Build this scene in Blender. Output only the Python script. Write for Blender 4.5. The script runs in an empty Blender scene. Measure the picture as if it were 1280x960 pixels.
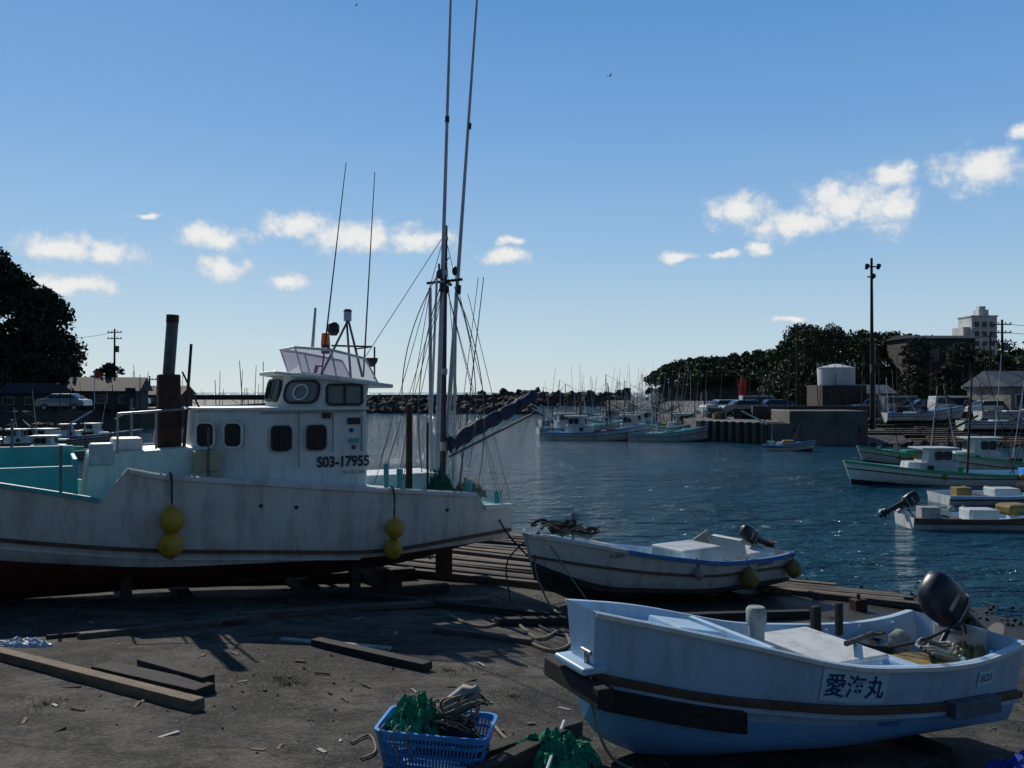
import bpy, math, random
import numpy as np
from mathutils import Vector, Matrix, noise as mnoise
random.seed(7); RNG=np.random.default_rng(7)
scene=bpy.context.scene
R=math.radians
# ------------------------------------------------------------------ materials
def M(name,col,rough=.6,var=.2,scale=3.,metal=0.,bump=0.,bscale=40.,dirt=None,damt=.5,dscale=2.,streak=False,stretch=None,spec=.5,alpha=1.,coat=0.):
    m=bpy.data.materials.new(name); m.use_nodes=True
    nt=m.node_tree; N=nt.nodes; Lk=nt.links
    b=N['Principled BSDF']; b.inputs['Roughness'].default_value=rough; b.inputs['Metallic'].default_value=metal
    b.inputs['Specular IOR Level'].default_value=spec; b.inputs['Alpha'].default_value=alpha; b.inputs['Coat Weight'].default_value=coat
    tc=N.new('ShaderNodeTexCoord'); mp=N.new('ShaderNodeMapping'); Lk.new(tc.outputs['Object'],mp.inputs[0])
    if stretch: mp.inputs['Scale'].default_value=stretch
    n1=N.new('ShaderNodeTexNoise'); n1.inputs['Scale'].default_value=scale; n1.inputs['Detail'].default_value=2; n1.inputs['Roughness'].default_value=.65
    Lk.new(mp.outputs[0],n1.inputs['Vector'])
    mr=N.new('ShaderNodeMapRange'); mr.inputs[1].default_value=.3; mr.inputs[2].default_value=.7; Lk.new(n1.outputs[0],mr.inputs[0])
    mx=N.new('ShaderNodeMix'); mx.data_type='RGBA'
    mx.inputs[6].default_value=[max(0,c*(1-var)) for c in col]+[1]; mx.inputs[7].default_value=[min(1,c*(1+var)) for c in col]+[1]
    Lk.new(mr.outputs[0],mx.inputs[0]); out=mx.outputs[2]
    if dirt:
        m2=N.new('ShaderNodeMapping'); Lk.new(tc.outputs['Object'],m2.inputs[0])
        m2.inputs['Scale'].default_value=(1,1,.16) if streak else (1,1,1); m2.inputs['Location'].default_value=(3.1,7.7,1.3)
        n2=N.new('ShaderNodeTexNoise'); n2.inputs['Scale'].default_value=dscale; n2.inputs['Detail'].default_value=5; n2.inputs['Roughness'].default_value=.72
        Lk.new(m2.outputs[0],n2.inputs['Vector'])
        r2=N.new('ShaderNodeMapRange'); r2.inputs[1].default_value=.48; r2.inputs[2].default_value=.72; r2.inputs[4].default_value=damt; Lk.new(n2.outputs[0],r2.inputs[0])
        x2=N.new('ShaderNodeMix'); x2.data_type='RGBA'; Lk.new(r2.outputs[0],x2.inputs[0]); Lk.new(out,x2.inputs[6]); x2.inputs[7].default_value=list(dirt)+[1]
        out=x2.outputs[2]
    Lk.new(out,b.inputs['Base Color'])
    if bump>0:
        n3=N.new('ShaderNodeTexNoise'); n3.inputs['Scale'].default_value=bscale; n3.inputs['Detail'].default_value=2; Lk.new(mp.outputs[0],n3.inputs['Vector'])
        bp=N.new('ShaderNodeBump'); bp.inputs['Strength'].default_value=bump; bp.inputs['Distance'].default_value=.02; Lk.new(n3.outputs[0],bp.inputs['Height']); Lk.new(bp.outputs[0],b.inputs['Normal'])
    return m
mWhite=M('white_frp',(.64,.63,.6),.42,.08,1.5,dirt=(.24,.19,.13),damt=.65,dscale=5,streak=True,bump=.05,bscale=6)
mWhite2=M('white_frp_house',(.7,.73,.7),.4,.06,2,dirt=(.32,.23,.14),damt=.5,dscale=7,streak=True)
mWhite3=M('white_frp_weathered',(.5,.53,.52),.5,.15,1,dirt=(.2,.16,.11),damt=.6,dscale=3,streak=True)
mPale=M('pale_blue_frp',(.42,.6,.76),.45,.08,1.5,dirt=(.26,.3,.31),damt=.6,dscale=6,streak=True,bump=.06,bscale=8)
mLBlue=M('light_blue_bottom',(.2,.45,.8),.5,.12,1.5,dirt=(.28,.3,.3),damt=.55,dscale=5,streak=True,bump=.06,bscale=8)
mRed=M('antifouling_red',(.15,.028,.022),.75,.3,3,dirt=(.08,.05,.035),damt=.7,dscale=4)
mBlackP=M('bottom_black',(.02,.02,.022),.7,.4,4,dirt=(.12,.11,.09),damt=.4,dscale=6)
mBlueTrim=M('blue_trim',(.03,.16,.42),.5,.2,4,dirt=(.2,.2,.2),damt=.4,dscale=8)
mBrown=M('brown_rail',(.1,.055,.035),.6,.3,6)
mRust=M('rust_steel',(.06,.025,.015),.8,.5,8,dirt=(.02,.012,.01),damt=.7,dscale=5,bump=.2)
mTeal=M('teal_paint',(.06,.38,.4),.55,.15,3,dirt=(.2,.26,.23),damt=.6,dscale=5)
mGreenT=M('green_trim',(.03,.36,.14),.5,.15,3)
mGlass=M('window_glass',(.02,.03,.035),.06,.1,2)
mFrame=M('window_rubber',(.025,.025,.025),.6,.2,9)
mSteel=M('galv_steel',(.32,.33,.34),.4,.2,10,metal=.7)
mPipe=M('sooty_pipe',(.12,.125,.13),.55,.3,6,metal=.4,dirt=(.03,.025,.02),damt=.8,dscale=6)
mAlu=M('pole_white',(.5,.53,.56),.4,.12,8,dirt=(.2,.16,.12),damt=.5,dscale=9)
mBlk=M('black_plastic',(.018,.018,.02),.45,.3,8)
mCowl=M('cowl_navy',(.012,.016,.03),.4,.25,5)
mYel=M('fender_mustard',(.48,.29,.02),.55,.2,6,dirt=(.16,.1,.03),damt=.7,dscale=10,bump=.1)
mOlive=M('fender_olive',(.24,.17,.04),.6,.25,6,dirt=(.08,.06,.03),damt=.6,dscale=10)
mWood=M('weathered_timber',(.10,.08,.06),.85,.45,2.2,bump=.4,bscale=14,stretch=(1,9,9),dirt=(.03,.026,.022),damt=.7,dscale=3)
mWoodL=M('pale_timber',(.19,.13,.075),.85,.35,3,bump=.4,bscale=14,stretch=(1,9,9),dirt=(.05,.04,.03),damt=.8,dscale=4)
mWoodD=M('dark_timber',(.028,.024,.02),.9,.5,3,bump=.4,bscale=14,stretch=(1,9,9))
mRope=M('rope_tan',(.26,.22,.15),.9,.3,30,bump=.5,bscale=120)
mRopeD=M('rope_dark',(.04,.04,.04),.9,.3,30)
mNet=M('green_net',(.015,.25,.13),.85,.6,25,bump=1.,bscale=60)
mBasket=M('basket_blue',(.06,.3,.7),.4,.12,6)
mConc=M('quay_concrete',(.13,.12,.105),.85,.3,.6,bump=.3,bscale=4,dirt=(.04,.036,.03),damt=.85,dscale=.8,streak=True)
mConcD=M('wet_concrete',(.06,.055,.05),.8,.3,1,dirt=(.03,.03,.025),damt=.8,dscale=1)
mRock=M('rock',(.045,.04,.033),.9,.4,.5,bump=.8,bscale=2,dirt=(.02,.022,.015),damt=.7,dscale=.3)
mCliff=M('cliff_rock',(.12,.1,.075),.9,.4,.3,bump=.8,bscale=1,dirt=(.03,.035,.018),damt=.9,dscale=.2)
mFol=M('foliage_dark',(.02,.036,.014),.8,.6,.6)
mFol2=M('foliage_olive',(.045,.064,.02),.8,.65,.3)
mHill=M('hill_soil',(.012,.018,.008),.95,.4,.4)
mPurple=M('tinted_acrylic',(.5,.27,.55),.15,.1,2,alpha=.5)
mOrange=M('beacon_orange',(.85,.17,.02),.3,.1,5)
mBlueTarp=M('blue_tarp',(.03,.042,.085),.8,.4,7,bump=.9,bscale=12)
mInk=M('black_paint',(.015,.02,.035),.5,.2,9)
mNavy=M('navy_paint',(.015,.05,.17),.5,.2,9)
mPanel=M('name_panel',(.52,.76,.9),.5,.06,4)
mWallW=M('render_white',(.6,.6,.58),.8,.12,.5,dirt=(.3,.28,.25),damt=.4,dscale=.6,streak=True)
mWallG=M('wall_grey',(.16,.15,.14),.8,.25,.7,dirt=(.07,.06,.05),damt=.6,dscale=1,streak=True)
mWallD=M('wall_dark_timber',(.05,.042,.036),.85,.3,2)
mRoof=M('roof_tile',(.03,.031,.036),.75,.3,2,spec=.2)
mRoofB=M('roof_bluegrey',(.09,.11,.135),.7,.2,2,spec=.2)
mRedP=M('beacon_red',(.4,.025,.02),.5,.15,3)
mCarW=M('car_white',(.65,.65,.65),.25,.04,2,coat=.6); mCarS=M('car_silver',(.3,.32,.35),.25,.08,2,metal=.4,coat=.6); mCarB=M('car_blue',(.04,.08,.18),.25,.08,2,coat=.6)
mTyre=M('tyre',(.02,.02,.02),.8,.2,9)
mPlast=M('plastic_scrap',(.5,.56,.6),.4,.1,6)
mSkin=M('grey_weathered',(.33,.33,.3),.7,.3,9,dirt=(.08,.07,.06),damt=.7,dscale=14)
# ------------------------------------------------------------------ geometry helpers
def link(o,parent=None):
    scene.collection.objects.link(o)
    if parent is not None: o.parent=parent
    return o
import bmesh
def mkmesh(name,V,F,mats,parent=None,idx=None,smooth=False,ang=35,bevel=0):
    me=bpy.data.meshes.new(name); me.from_pydata([tuple(v) for v in V],[],F); 
    if not isinstance(mats,(list,tuple)): mats=[mats]
    for m in mats: me.materials.append(m)
    if idx is not None: me.polygons.foreach_set('material_index',idx)
    me.validate()
    if len(V)<60000:
        bm=bmesh.new(); bm.from_mesh(me); bmesh.ops.recalc_face_normals(bm,faces=bm.faces[:]); bm.to_mesh(me); bm.free()
    if smooth:
        me.polygons.foreach_set('use_smooth',[True]*len(me.polygons)); me.set_sharp_from_angle(angle=R(ang))
    me.update()
    o=link(bpy.data.objects.new(name,me),parent)
    if bevel>0:
        b=o.modifiers.new('bevel','BEVEL'); b.width=bevel; b.segments=2; b.limit_method='ANGLE'
    return o
class G:
    def __init__(s,name,loc=(0,0,0),rot=0,tilt=(0,0)):
        s.e=bpy.data.objects.new(name,None); s.e.empty_display_size=.2; link(s.e)
        s.e.location=loc; s.e.rotation_euler=(tilt[0],tilt[1],rot); s.T=Matrix()
    def mesh(s,name,V,F,mat,**k): return mkmesh(name,[s.T@Vector(v) for v in V],F,mat,s.e,**k)
    def box(s,name,c,sz,mat,rz=0,ry=0,rx=0,bevel=.01):
        m=Matrix.Translation(c)@Matrix.Rotation(rz,4,'Z')@Matrix.Rotation(ry,4,'Y')@Matrix.Rotation(rx,4,'X')
        V=[m@Vector((x*sz[0]/2,y*sz[1]/2,z*sz[2]/2)) for x in(-1,1) for y in(-1,1) for z in(-1,1)]
        F=[(0,1,3,2),(4,6,7,5),(0,4,5,1),(2,3,7,6),(0,2,6,4),(1,5,7,3)]
        return s.mesh(name,V,F,mat,bevel=bevel)
    def cyls(s,name,segs,mat,n=8):
        V=[];F=[]
        for (a,b,r1,r2) in segs:
            a=Vector(a);b=Vector(b);d=(b-a)
            if d.length<1e-6: continue
            q=d.to_track_quat('Z','Y'); o=len(V)
            for p,r in((a,r1),(b,r2)):
                for i in range(n):
                    t=2*math.pi*i/n; V.append(p+q@Vector((r*math.cos(t),r*math.sin(t),0)))
            for i in range(n): j=(i+1)%n; F.append((o+i,o+j,o+n+j,o+n+i))
            F.append(tuple(o+n-1-i for i in range(n))); F.append(tuple(o+n+i for i in range(n)))
        return s.mesh(name,V,F,mat,smooth=True,ang=50)
    def tube(s,name,pts,r,mat,n=6):
        pts=[Vector(p) for p in pts]
        P=[pts[0]]+pts+[pts[-1]]; Q=[]
        for i in range(1,len(P)-2):
            for k in range(6):
                t=k/6; a,b,c,d=P[i-1],P[i],P[i+1],P[i+2]
                Q.append(.5*((2*b)+(c-a)*t+(2*a-5*b+4*c-d)*t*t+(3*b-a-3*c+d)*t**3))
        Q.append(pts[-1]); V=[];F=[]
        for i,p in enumerate(Q):
            d=(Q[min(i+1,len(Q)-1)]-Q[max(i-1,0)])
            q=d.to_track_quat('Z','Y')
            for k in range(n): t=2*math.pi*k/n; V.append(p+q@Vector((r*math.cos(t),r*math.sin(t),0)))
        for i in range(len(Q)-1):
            for k in range(n): j=(k+1)%n; F.append((i*n+k,i*n+j,(i+1)*n+j,(i+1)*n+k))
        return s.mesh(name,V,F,mat,smooth=True,ang=60)
    def loft(s,name,rings,mat,n=20,ex=2.6,smooth=True,ang=50):
        V=[];F=[]
        for (cx,cy,cz,rx,ry) in rings:
            for i in range(n):
                t=2*math.pi*i/n; c=math.cos(t); q=math.sin(t)
                V.append((cx+rx*math.copysign(abs(c)**(2/ex),c),cy+ry*math.copysign(abs(q)**(2/ex),q),cz))
        m=len(rings)
        for k in range(m-1):
            for i in range(n): j=(i+1)%n; F.append((k*n+i,k*n+j,(k+1)*n+j,(k+1)*n+i))
        F.append(tuple(range(n-1,-1,-1))); F.append(tuple((m-1)*n+i for i in range(n)))
        return s.mesh(name,V,F,mat,smooth=smooth,ang=ang)
    def prism(s,name,pb,z0,pt,z1,mat,bevel=.012):
        n=len(pb); zt=z1 if isinstance(z1,(list,tuple)) else [z1]*n
        V=[(x,y,z0) for x,y in pb]+[(p[0],p[1],z) for p,z in zip(pt,zt)]
        F=[(i,(i+1)%n,n+(i+1)%n,n+i) for i in range(n)]+[tuple(range(n-1,-1,-1)),tuple(range(n,2*n))]
        return s.mesh(name,V,F,mat,bevel=bevel)
    def ball(s,name,c,r,mat,sz=1.,n=16):
        rings=[]
        for k in range(1,10):
            a=math.pi*k/10-math.pi/2; rings.append((c[0],c[1],c[2]+r*sz*math.sin(a),r*math.cos(a),r*math.cos(a)))
        rings=[(c[0],c[1],c[2]-r*sz,.01,.01)]+rings+[(c[0],c[1],c[2]+r*sz,.01,.01)]
        return s.loft(name,rings,mat,n=n,ex=2)
    def window(s,name,c,u,v,w,h,mat=None,fr=None,rad=.25,fw=.03,off=.004):
        u=Vector(u).normalized(); v=Vector(v).normalized(); nrm=u.cross(v).normalized(); c=Vector(c)
        def rr(w,h,r,d):
            P=[]
            for cx,cy,a0 in((w/2-r,h/2-r,0),(-w/2+r,h/2-r,90),(-w/2+r,-h/2+r,180),(w/2-r,-h/2+r,270)):
                for k in range(5):
                    a=R(a0+k*22.5); P.append(c+u*(cx+r*math.cos(a))+v*(cy+r*math.sin(a))+nrm*d)
            return P
        r=rad*min(w,h)
        g=rr(w,h,r,off); s.mesh(name+'_glass',g,[tuple(range(20))],mat or mGlass)
        o1=rr(w+2*fw,h+2*fw,r+fw,off*.3); o2=rr(w+2*fw,h+2*fw,r+fw,off+.014); i2=rr(w-.01,h-.01,max(r-.005,.005),off+.014); i1=rr(w-.01,h-.01,max(r-.005,.005),off*.3)
        V=o1+o2+i2+i1; F=[]
        for k in range(3):
            for i in range(20): j=(i+1)%20; F.append((k*20+i,k*20+j,(k+1)*20+j,(k+1)*20+i))
        s.mesh(name+'_frame',V,F,fr or mFrame)
def tab(T,x,sm=0.):
    X=[a for a,_ in T]; Y=[b for _,b in T]
    if sm<=0: return float(np.interp(x,X,Y))
    return float(np.mean([np.interp(x+d,X,Y) for d in np.linspace(-sm,sm,9)]))
class Hull:
    def __init__(h,L,hb,hc,zk,zc,zs,zd,rake=0.,pw=.7,sm=.5,sms=None):
        h.L=L;h.t=dict(hb=hb,hc=hc,zk=zk,zc=zc,zs=zs,zd=zd);h.rk=rake;h.pw=pw;h.sm=sm;h.sms=sm if sms is None else sms
        h.zr=zk[0][1]
    def f(h,k,x):
        sm=h.sm
        if k=='zs': sm=h.sms
        if k=='zd': sm=0
        d=min(x,h.L-x); sm=min(sm,max(0,d))
        return tab(h.t[k],x,sm)
    def side(h,x,z):
        hb,hc,zc,zs=[h.f(k,x) for k in('hb','hc','zc','zs')]
        t=min(1,max(0,(z-zc)/max(.01,zs-zc))); return hc+(hb-hc)*t**h.pw
    def P(h,x,y,z):
        w=max(0,(x/h.L-.55)/.45)**2
        return (x+h.rk*w*(z-h.zr),y,z)
    def build(h,g,mats,n=44,rows=7,th=.05,xs=None,split=0):
        X=list(np.linspace(0,h.L,n)) if xs is None else xs
        S=[]
        for x in X:
            hb,hc,zk,zc,zs,zd=[h.f(k,x) for k in('hb','hc','zk','zc','zs','zd')]
            p=[(0.,zk),(hc*.5,zk+(zc-zk)*.4),(hc,zc)]
            for r in range(1,rows+1):
                z=zc+(zs-zc)*r/rows; p.append((h.side(x,z),z))
            zdd=min(zd,zs-.005); yi=max(.0,min(hb-th,h.side(x,max(zdd,zc))-th))
            p+= [(max(hb-th,0),zs),(yi,zdd),(0,zdd)]
            S.append(p)
        k=len(S[0]); V=[];F=[];I=[]
        mi=[0,0]+[0]*split+[1]*(rows-split)+[2,3,4]
        for sg in(1,-1):
            o=len(V)
            for x,p in zip(X,S):
                for y,z in p: V.append(h.P(x,sg*y,z))
            for a in range(len(X)-1):
                for b in range(k-1):
                    F.append((o+a*k+b,o+a*k+b+1,o+(a+1)*k+b+1,o+(a+1)*k+b)); I.append(mi[b])
        nn=len(X)*k; no=3+rows
        for a in(0,len(X)-1):
            F.append(tuple([a*k+b for b in range(no)]+[nn+a*k+b for b in range(no-1,0,-1)])); I.append(1)
        g.mesh('hull',V,F,mats,idx=I,smooth=True,ang=32)
    def rail(h,g,name,Z,w,hh,mat,x0=0,x1=None,n=50,sides=(1,-1),off=0.):
        x1=h.L if x1 is None else x1; V=[];F=[]
        for sg in sides:
            o=len(V)
            for x in np.linspace(x0,x1,n):
                z=tab(Z,x,min(h.sm,x,h.L-x) if 0<x<h.L else 0) if not callable(Z) else Z(x)
                for dy,dz in((-.02,-hh/2),(w,-hh/2),(w,hh/2),(-.02,hh/2)):
                    y=h.side(x,z)+off+dy; V.append(h.P(x,sg*y,z+dz))
            for a in range(n-1):
                for b in range(4): c=(b+1)%4; F.append((o+a*4+b,o+a*4+c,o+(a+1)*4+c,o+(a+1)*4+b))
            F.append((o,o+1,o+2,o+3)); e=o+(n-1)*4; F.append((e,e+1,e+2,e+3))
        g.mesh(name,V,F,mat,bevel=.006)
def text_mesh(g,name,body,fmap,height,mat,shear=0,bold=.0):
    cu=bpy.data.curves.new(name,'FONT'); cu.body=body; cu.size=1; cu.align_x='CENTER'; cu.align_y='CENTER'; cu.offset=bold
    ob=bpy.data.objects.new(name,cu); scene.collection.objects.link(ob)
    dg=bpy.context.evaluated_depsgraph_get(); me=ob.evaluated_get(dg).to_mesh()
    V=[tuple(v.co) for v in me.vertices]; F=[tuple(p.vertices) for p in me.polygons]
    ob.evaluated_get(dg).to_mesh_clear(); bpy.data.objects.remove(ob)
    if not V: return
    ys=[v[1] for v in V]; xs=[v[0] for v in V]
    sc=height/(max(ys)-min(ys)); cx=(max(xs)+min(xs))/2; cy=(max(ys)+min(ys))/2
    g.mesh(name,[fmap((x-cx)*sc,(y-cy)*sc) for x,y,_ in V],F,mat)
# ------------------------------------------------------------------ terrain
CAMZ=3.6
def gz(x,y):
    s=(.0805*x if x>0 else .03*x)+.0913*y
    if s<0: return min(2.6,2-.4*s*1.0)
    if s<2: return 2*(1-s/2)**1.6
    return max(-4,-(s-2)*1.2)
def survey(px,py):
    r=(px-640)/1108; t=(py-490)/1108; d=2.
    while d<60 and CAMZ-t*d>gz(r*d,d): d+=.01
    return Vector((r*d,d,gz(r*d,d)))
def W(px,d): return (px-640)/1108*d
xs=np.unique(np.concatenate([[-5000,-1500,-400,-120,-60],np.linspace(-40,40,161),[60,120,400,1500,5000]]))
ys=np.unique(np.concatenate([[-3000,-500,-100,-30],np.linspace(-12,40,131),[60,120,400,1500,6000]]))
V=[];F=[]
for y in ys:
    for x in xs:
        z=gz(x,y)
        if abs(x)<=40 and -12<=y<=40 and z>-3: z+=.035*mnoise.noise(Vector((x*.35,y*.35,0)))+.012*mnoise.noise(Vector((x*1.5,y*1.5,3)))
        V.append((x,y,z))
nx=len(xs)
for j in range(len(ys)-1):
    for i in range(nx-1): F.append((j*nx+i,j*nx+i+1,(j+1)*nx+i+1,(j+1)*nx+i))
mG=bpy.data.materials.new('slipway_concrete'); mG.use_nodes=True
nt=mG.node_tree;N=nt.nodes;Lk=nt.links;b=N['Principled BSDF']
tc=N.new('ShaderNodeTexCoord')
def nz(sc,det=4,ro=.65,src=None):
    n=N.new('ShaderNodeTexNoise'); n.inputs['Scale'].default_value=sc; n.inputs['Detail'].default_value=det; n.inputs['Roughness'].default_value=ro
    Lk.new(src or tc.outputs['Object'],n.inputs['Vector']); return n.outputs[0]
def mrange(v,a,b_,c=0,d=1):
    m=N.new('ShaderNodeMapRange'); m.inputs[1].default_value=a;m.inputs[2].default_value=b_;m.inputs[3].default_value=c;m.inputs[4].default_value=d;Lk.new(v,m.inputs[0]);return m.outputs[0]
def mix(f,a,b_):
    m=N.new('ShaderNodeMix');m.data_type='RGBA';Lk.new(f,m.inputs[0])
    for i,v in((6,a),(7,b_)):
        if isinstance(v,tuple): m.inputs[i].default_value=v+(1,)
        else: Lk.new(v,m.inputs[i])
    return m.outputs[2]
def fm(op,a,b_):
    m=N.new('ShaderNodeMath'); m.operation=op
    for i,v in enumerate((a,b_)):
        if isinstance(v,(int,float)): m.inputs[i].default_value=v
        else: Lk.new(v,m.inputs[i])
    return m.outputs[0]
c=mix(mrange(nz(.55,5,.75),.42,.58),(.034,.030,.026),(.125,.112,.092))
c=mix(mrange(nz(2.6,5,.7),.46,.6,0,.85),c,(.022,.019,.017))
sp_=nz(34,3,.75)
c=mix(mrange(sp_,.54,.68,0,.8),c,(.2,.182,.15))
c=mix(mrange(sp_,.46,.34,0,.75),c,(.012,.011,.010))
vo=N.new('ShaderNodeTexVoronoi'); vo.feature='DISTANCE_TO_EDGE'; vo.inputs['Scale'].default_value=.3
dn=N.new('ShaderNodeTexNoise'); dn.inputs['Scale'].default_value=1.2; dn.inputs['Detail'].default_value=5; Lk.new(tc.outputs['Object'],dn.inputs['Vector'])
vm=N.new('ShaderNodeVectorMath'); vm.operation='MULTIPLY_ADD'; vm.inputs[1].default_value=(1.3,1.3,1.3); Lk.new(dn.outputs['Color'],vm.inputs[0]); Lk.new(tc.outputs['Object'],vm.inputs[2]); Lk.new(vm.outputs[0],vo.inputs['Vector'])
crk=fm('MULTIPLY',mrange(vo.outputs['Distance'],.001,.007,1,0),mrange(nz(.9,2),.42,.58,0,.9))
c=mix(crk,c,(.01,.009,.008))
sp=N.new('ShaderNodeSeparateXYZ'); Lk.new(tc.outputs['Object'],sp.inputs[0])
wet=mrange(sp.outputs['Z'],.05,.3,1,0)
c=mix(wet,c,(.02,.019,.016))
Lk.new(c,b.inputs['Base Color']); Lk.new(mrange(wet,0,1,.92,.5),b.inputs['Roughness'])
b.inputs['Specular IOR Level'].default_value=.25
bp=N.new('ShaderNodeBump'); bp.inputs['Strength'].default_value=1.; bp.inputs['Distance'].default_value=.02
Lk.new(fm('ADD',nz(45,3,.7),nz(6,4)),bp.inputs['Height']); Lk.new(bp.outputs[0],b.inputs['Normal'])
mkmesh('ground',V,F,mG,smooth=True,ang=80)
# water
mW=bpy.data.materials.new('sea_water'); mW.use_nodes=True
nt=mW.node_tree;N=nt.nodes;Lk=nt.links;b=N['Principled BSDF']
tc=N.new('ShaderNodeTexCoord')
b.inputs['Base Color'].default_value=(.012,.085,.13,1); b.inputs['Roughness'].default_value=.08; b.inputs['IOR'].default_value=1.33
mp=N.new('ShaderNodeMapping'); mp.inputs['Scale'].default_value=(.7,1.5,1); mp.inputs['Rotation'].default_value=(0,0,.3); Lk.new(tc.outputs['Object'],mp.inputs[0])
w1=nz(.8,2,.5,mp.outputs[0]); w2=nz(2.6,3,.6,mp.outputs[0]); w3=nz(.07,2,.5,mp.outputs[0])
h_=fm('ADD',w1,fm('MULTIPLY',w2,.42))
bp=N.new('ShaderNodeBump'); bp.inputs['Distance'].default_value=1.5; Lk.new(mrange(w3,.35,.65,.6,1.),bp.inputs['Strength']); Lk.new(h_,bp.inputs['Height']); Lk.new(bp.outputs[0],b.inputs['Normal'])
mkmesh('water',[(-5000,-200,0),(5000,-200,0),(5000,9000,0),(-5000,9000,0)],[(0,1,2,3)],mW)
# ------------------------------------------------------------------ big fishing boat
g=G('fishing_boat',(-.5,15.5,0),R(208))
H=Hull(10.8,
 hb=[(0,1.05),(.6,1.15),(3,1.3),(6,1.3),(8,1.08),(9.6,.6),(10.8,.1)],
 hc=[(0,.98),(3,1.14),(6,1.05),(8,.66),(9.6,.25),(10.8,.03)],
 zk=[(0,1.1),(.5,.98),(1.0,.84),(1.5,.74),(3,.68),(8,.78),(9.6,1.05),(10.8,2.2)],
 zc=[(0,1.2),(1,1.16),(2.2,1.1),(5.4,1.22),(7.3,1.44),(9,1.75),(10.8,2.5)],
 zs=[(0,1.77),(.55,1.79),(.66,1.99),(2.2,2.15),(5.4,2.5),(5.82,2.6),(6.13,2.22),(7.3,2.48),(9,2.85),(10.8,3.3)],
 zd=[(0,1.7),(.6,1.72),(3,1.8),(6,1.85),(8,2.1),(10.8,2.7)],rake=.35,pw=.6,sm=.45,sms=.0)
XS=sorted(set(list(np.linspace(0,10.8,60))+[.55,.66,5.82,6.13]))
H.build(g,[mRed,mWhite,mWhite,mTeal,mTeal],xs=XS,rows=8,th=.07)
RZ=[(0,1.34),(1,1.27),(2.24,1.18),(5.42,1.46),(7.3,1.73),(9,2.1),(10.8,2.75)]
H.rail(g,'rub_rail',RZ,.045,.05,mBrown)
H.rail(g,'spray_rail',[(a,b_-.11) for a,b_ in RZ],.02,.03,mWhite,x0=2.6,x1=10.5)
H.rail(g,'gunwale_moulding',lambda x:H.f('zs',x)-.04,.035,.06,mWhite,x0=.7,x1=5.8)
H.rail(g,'stern_moulding',lambda x:H.f('zs',x)-.04,.05,.08,mWhite2,x0=0,x1=.54,n=5)
H.rail(g,'bow_gunwale',lambda x:H.f('zs',x)-.03,.035,.06,mTeal,x0=6.15,x1=10.7,off=-.005)
g.cyls('scuppers',[((x,H.side(x,z)-.02,z),(x,H.side(x,z)+.008,z),.03,.03) for x,z in((1.2,1.75),(3.6,1.95),(4.1,2.0))],mBlk)
g.prism('deck_casing',[(4.7,.62),(6.35,.6),(6.35,-.6),(4.7,-.62)],1.85,[(4.7,.58),(6.25,.55),(6.25,-.55),(4.7,-.58)],[2.82,2.75,2.75,2.82],mWhite2,.03)
g.prism('deck_box',[(1.0,.5),(2.3,.5),(2.3,-.5),(1.0,-.5)],1.75,[(1.0,.48),(2.3,.48),(2.3,-.48),(1.0,-.48)],2.28,mWhite2,.02)
g.prism('side_deck',[(2.0,1.05),(5.4,1.05),(5.4,-1.05),(2.0,-1.05)],1.8,[(2.0,1.03),(5.4,1.03),(5.4,-1.03),(2.0,-1.03)],[2.12,2.45,2.45,2.12],mWhite2,.02)
for nm,c_,s_ in(('well_far',(7.4,-.78,2.5),(2.0,.06,.62)),('well_near',(7.4,.62,2.4),(2.0,.06,.42)),('well_aft',(6.42,-.08,2.45),(.06,1.4,.5)),('well_fore',(8.4,-.08,2.5),(.06,1.4,.6))): g.box(nm,c_,s_,mTeal,bevel=.012)
pl=[(2.4,.85),(4.1,.85),(4.95,.45),(4.95,-.45),(4.1,-.85),(2.4,-.85)]
g.prism('cabin',pl,1.95,[(2.4,.83),(4.08,.83),(4.85,.43),(4.85,-.43),(4.08,-.83),(2.4,-.83)],[3.32,3.36,3.33,3.33,3.36,3.32],mWhite2,.035)
co_=[(2.38,.87),(4.12,.87),(4.9,.46),(4.9,-.46),(4.12,-.87),(2.38,-.87)]
g.prism('cabin_coaming',co_,3.33,co_,3.375,mWhite2,.01)
ul=[(2.42,.84),(3.12,.84),(3.68,.42),(3.68,-.42),(3.12,-.84),(2.42,-.84)]
ut=[(2.36,.82),(3.05,.84),(3.55,.44),(3.55,-.44),(3.05,-.84),(2.36,-.82)]
g.prism('wheelhouse',ul,3.36,ut,[3.72,3.8,3.86,3.86,3.8,3.72],mWhite2,.02)
rl=[(1.98,.86),(3.15,.93),(3.75,.5),(3.75,-.5),(3.15,-.93),(1.98,-.86)]
V=[(x,y,z) for (x,y),z in zip(rl,[3.66,3.79,3.86,3.86,3.79,3.66])]+[(x,y,z+.06) for (x,y),z in zip(rl,[3.66,3.79,3.86,3.86,3.79,3.66])]
g.mesh('roof',V,[(i,(i+1)%6,6+(i+1)%6,6+i) for i in range(6)]+[(5,4,3,2,1,0),(6,7,8,9,10,11)],mWhite2,bevel=.02)
U=(-1,0,0);VZ=(0,0,1)
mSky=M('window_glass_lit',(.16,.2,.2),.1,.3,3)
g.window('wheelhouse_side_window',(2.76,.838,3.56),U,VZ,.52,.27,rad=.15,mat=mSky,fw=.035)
g.box('sash_bar',(2.76,.862,3.56),(.03,.012,.27),mFrame,bevel=.002)
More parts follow.
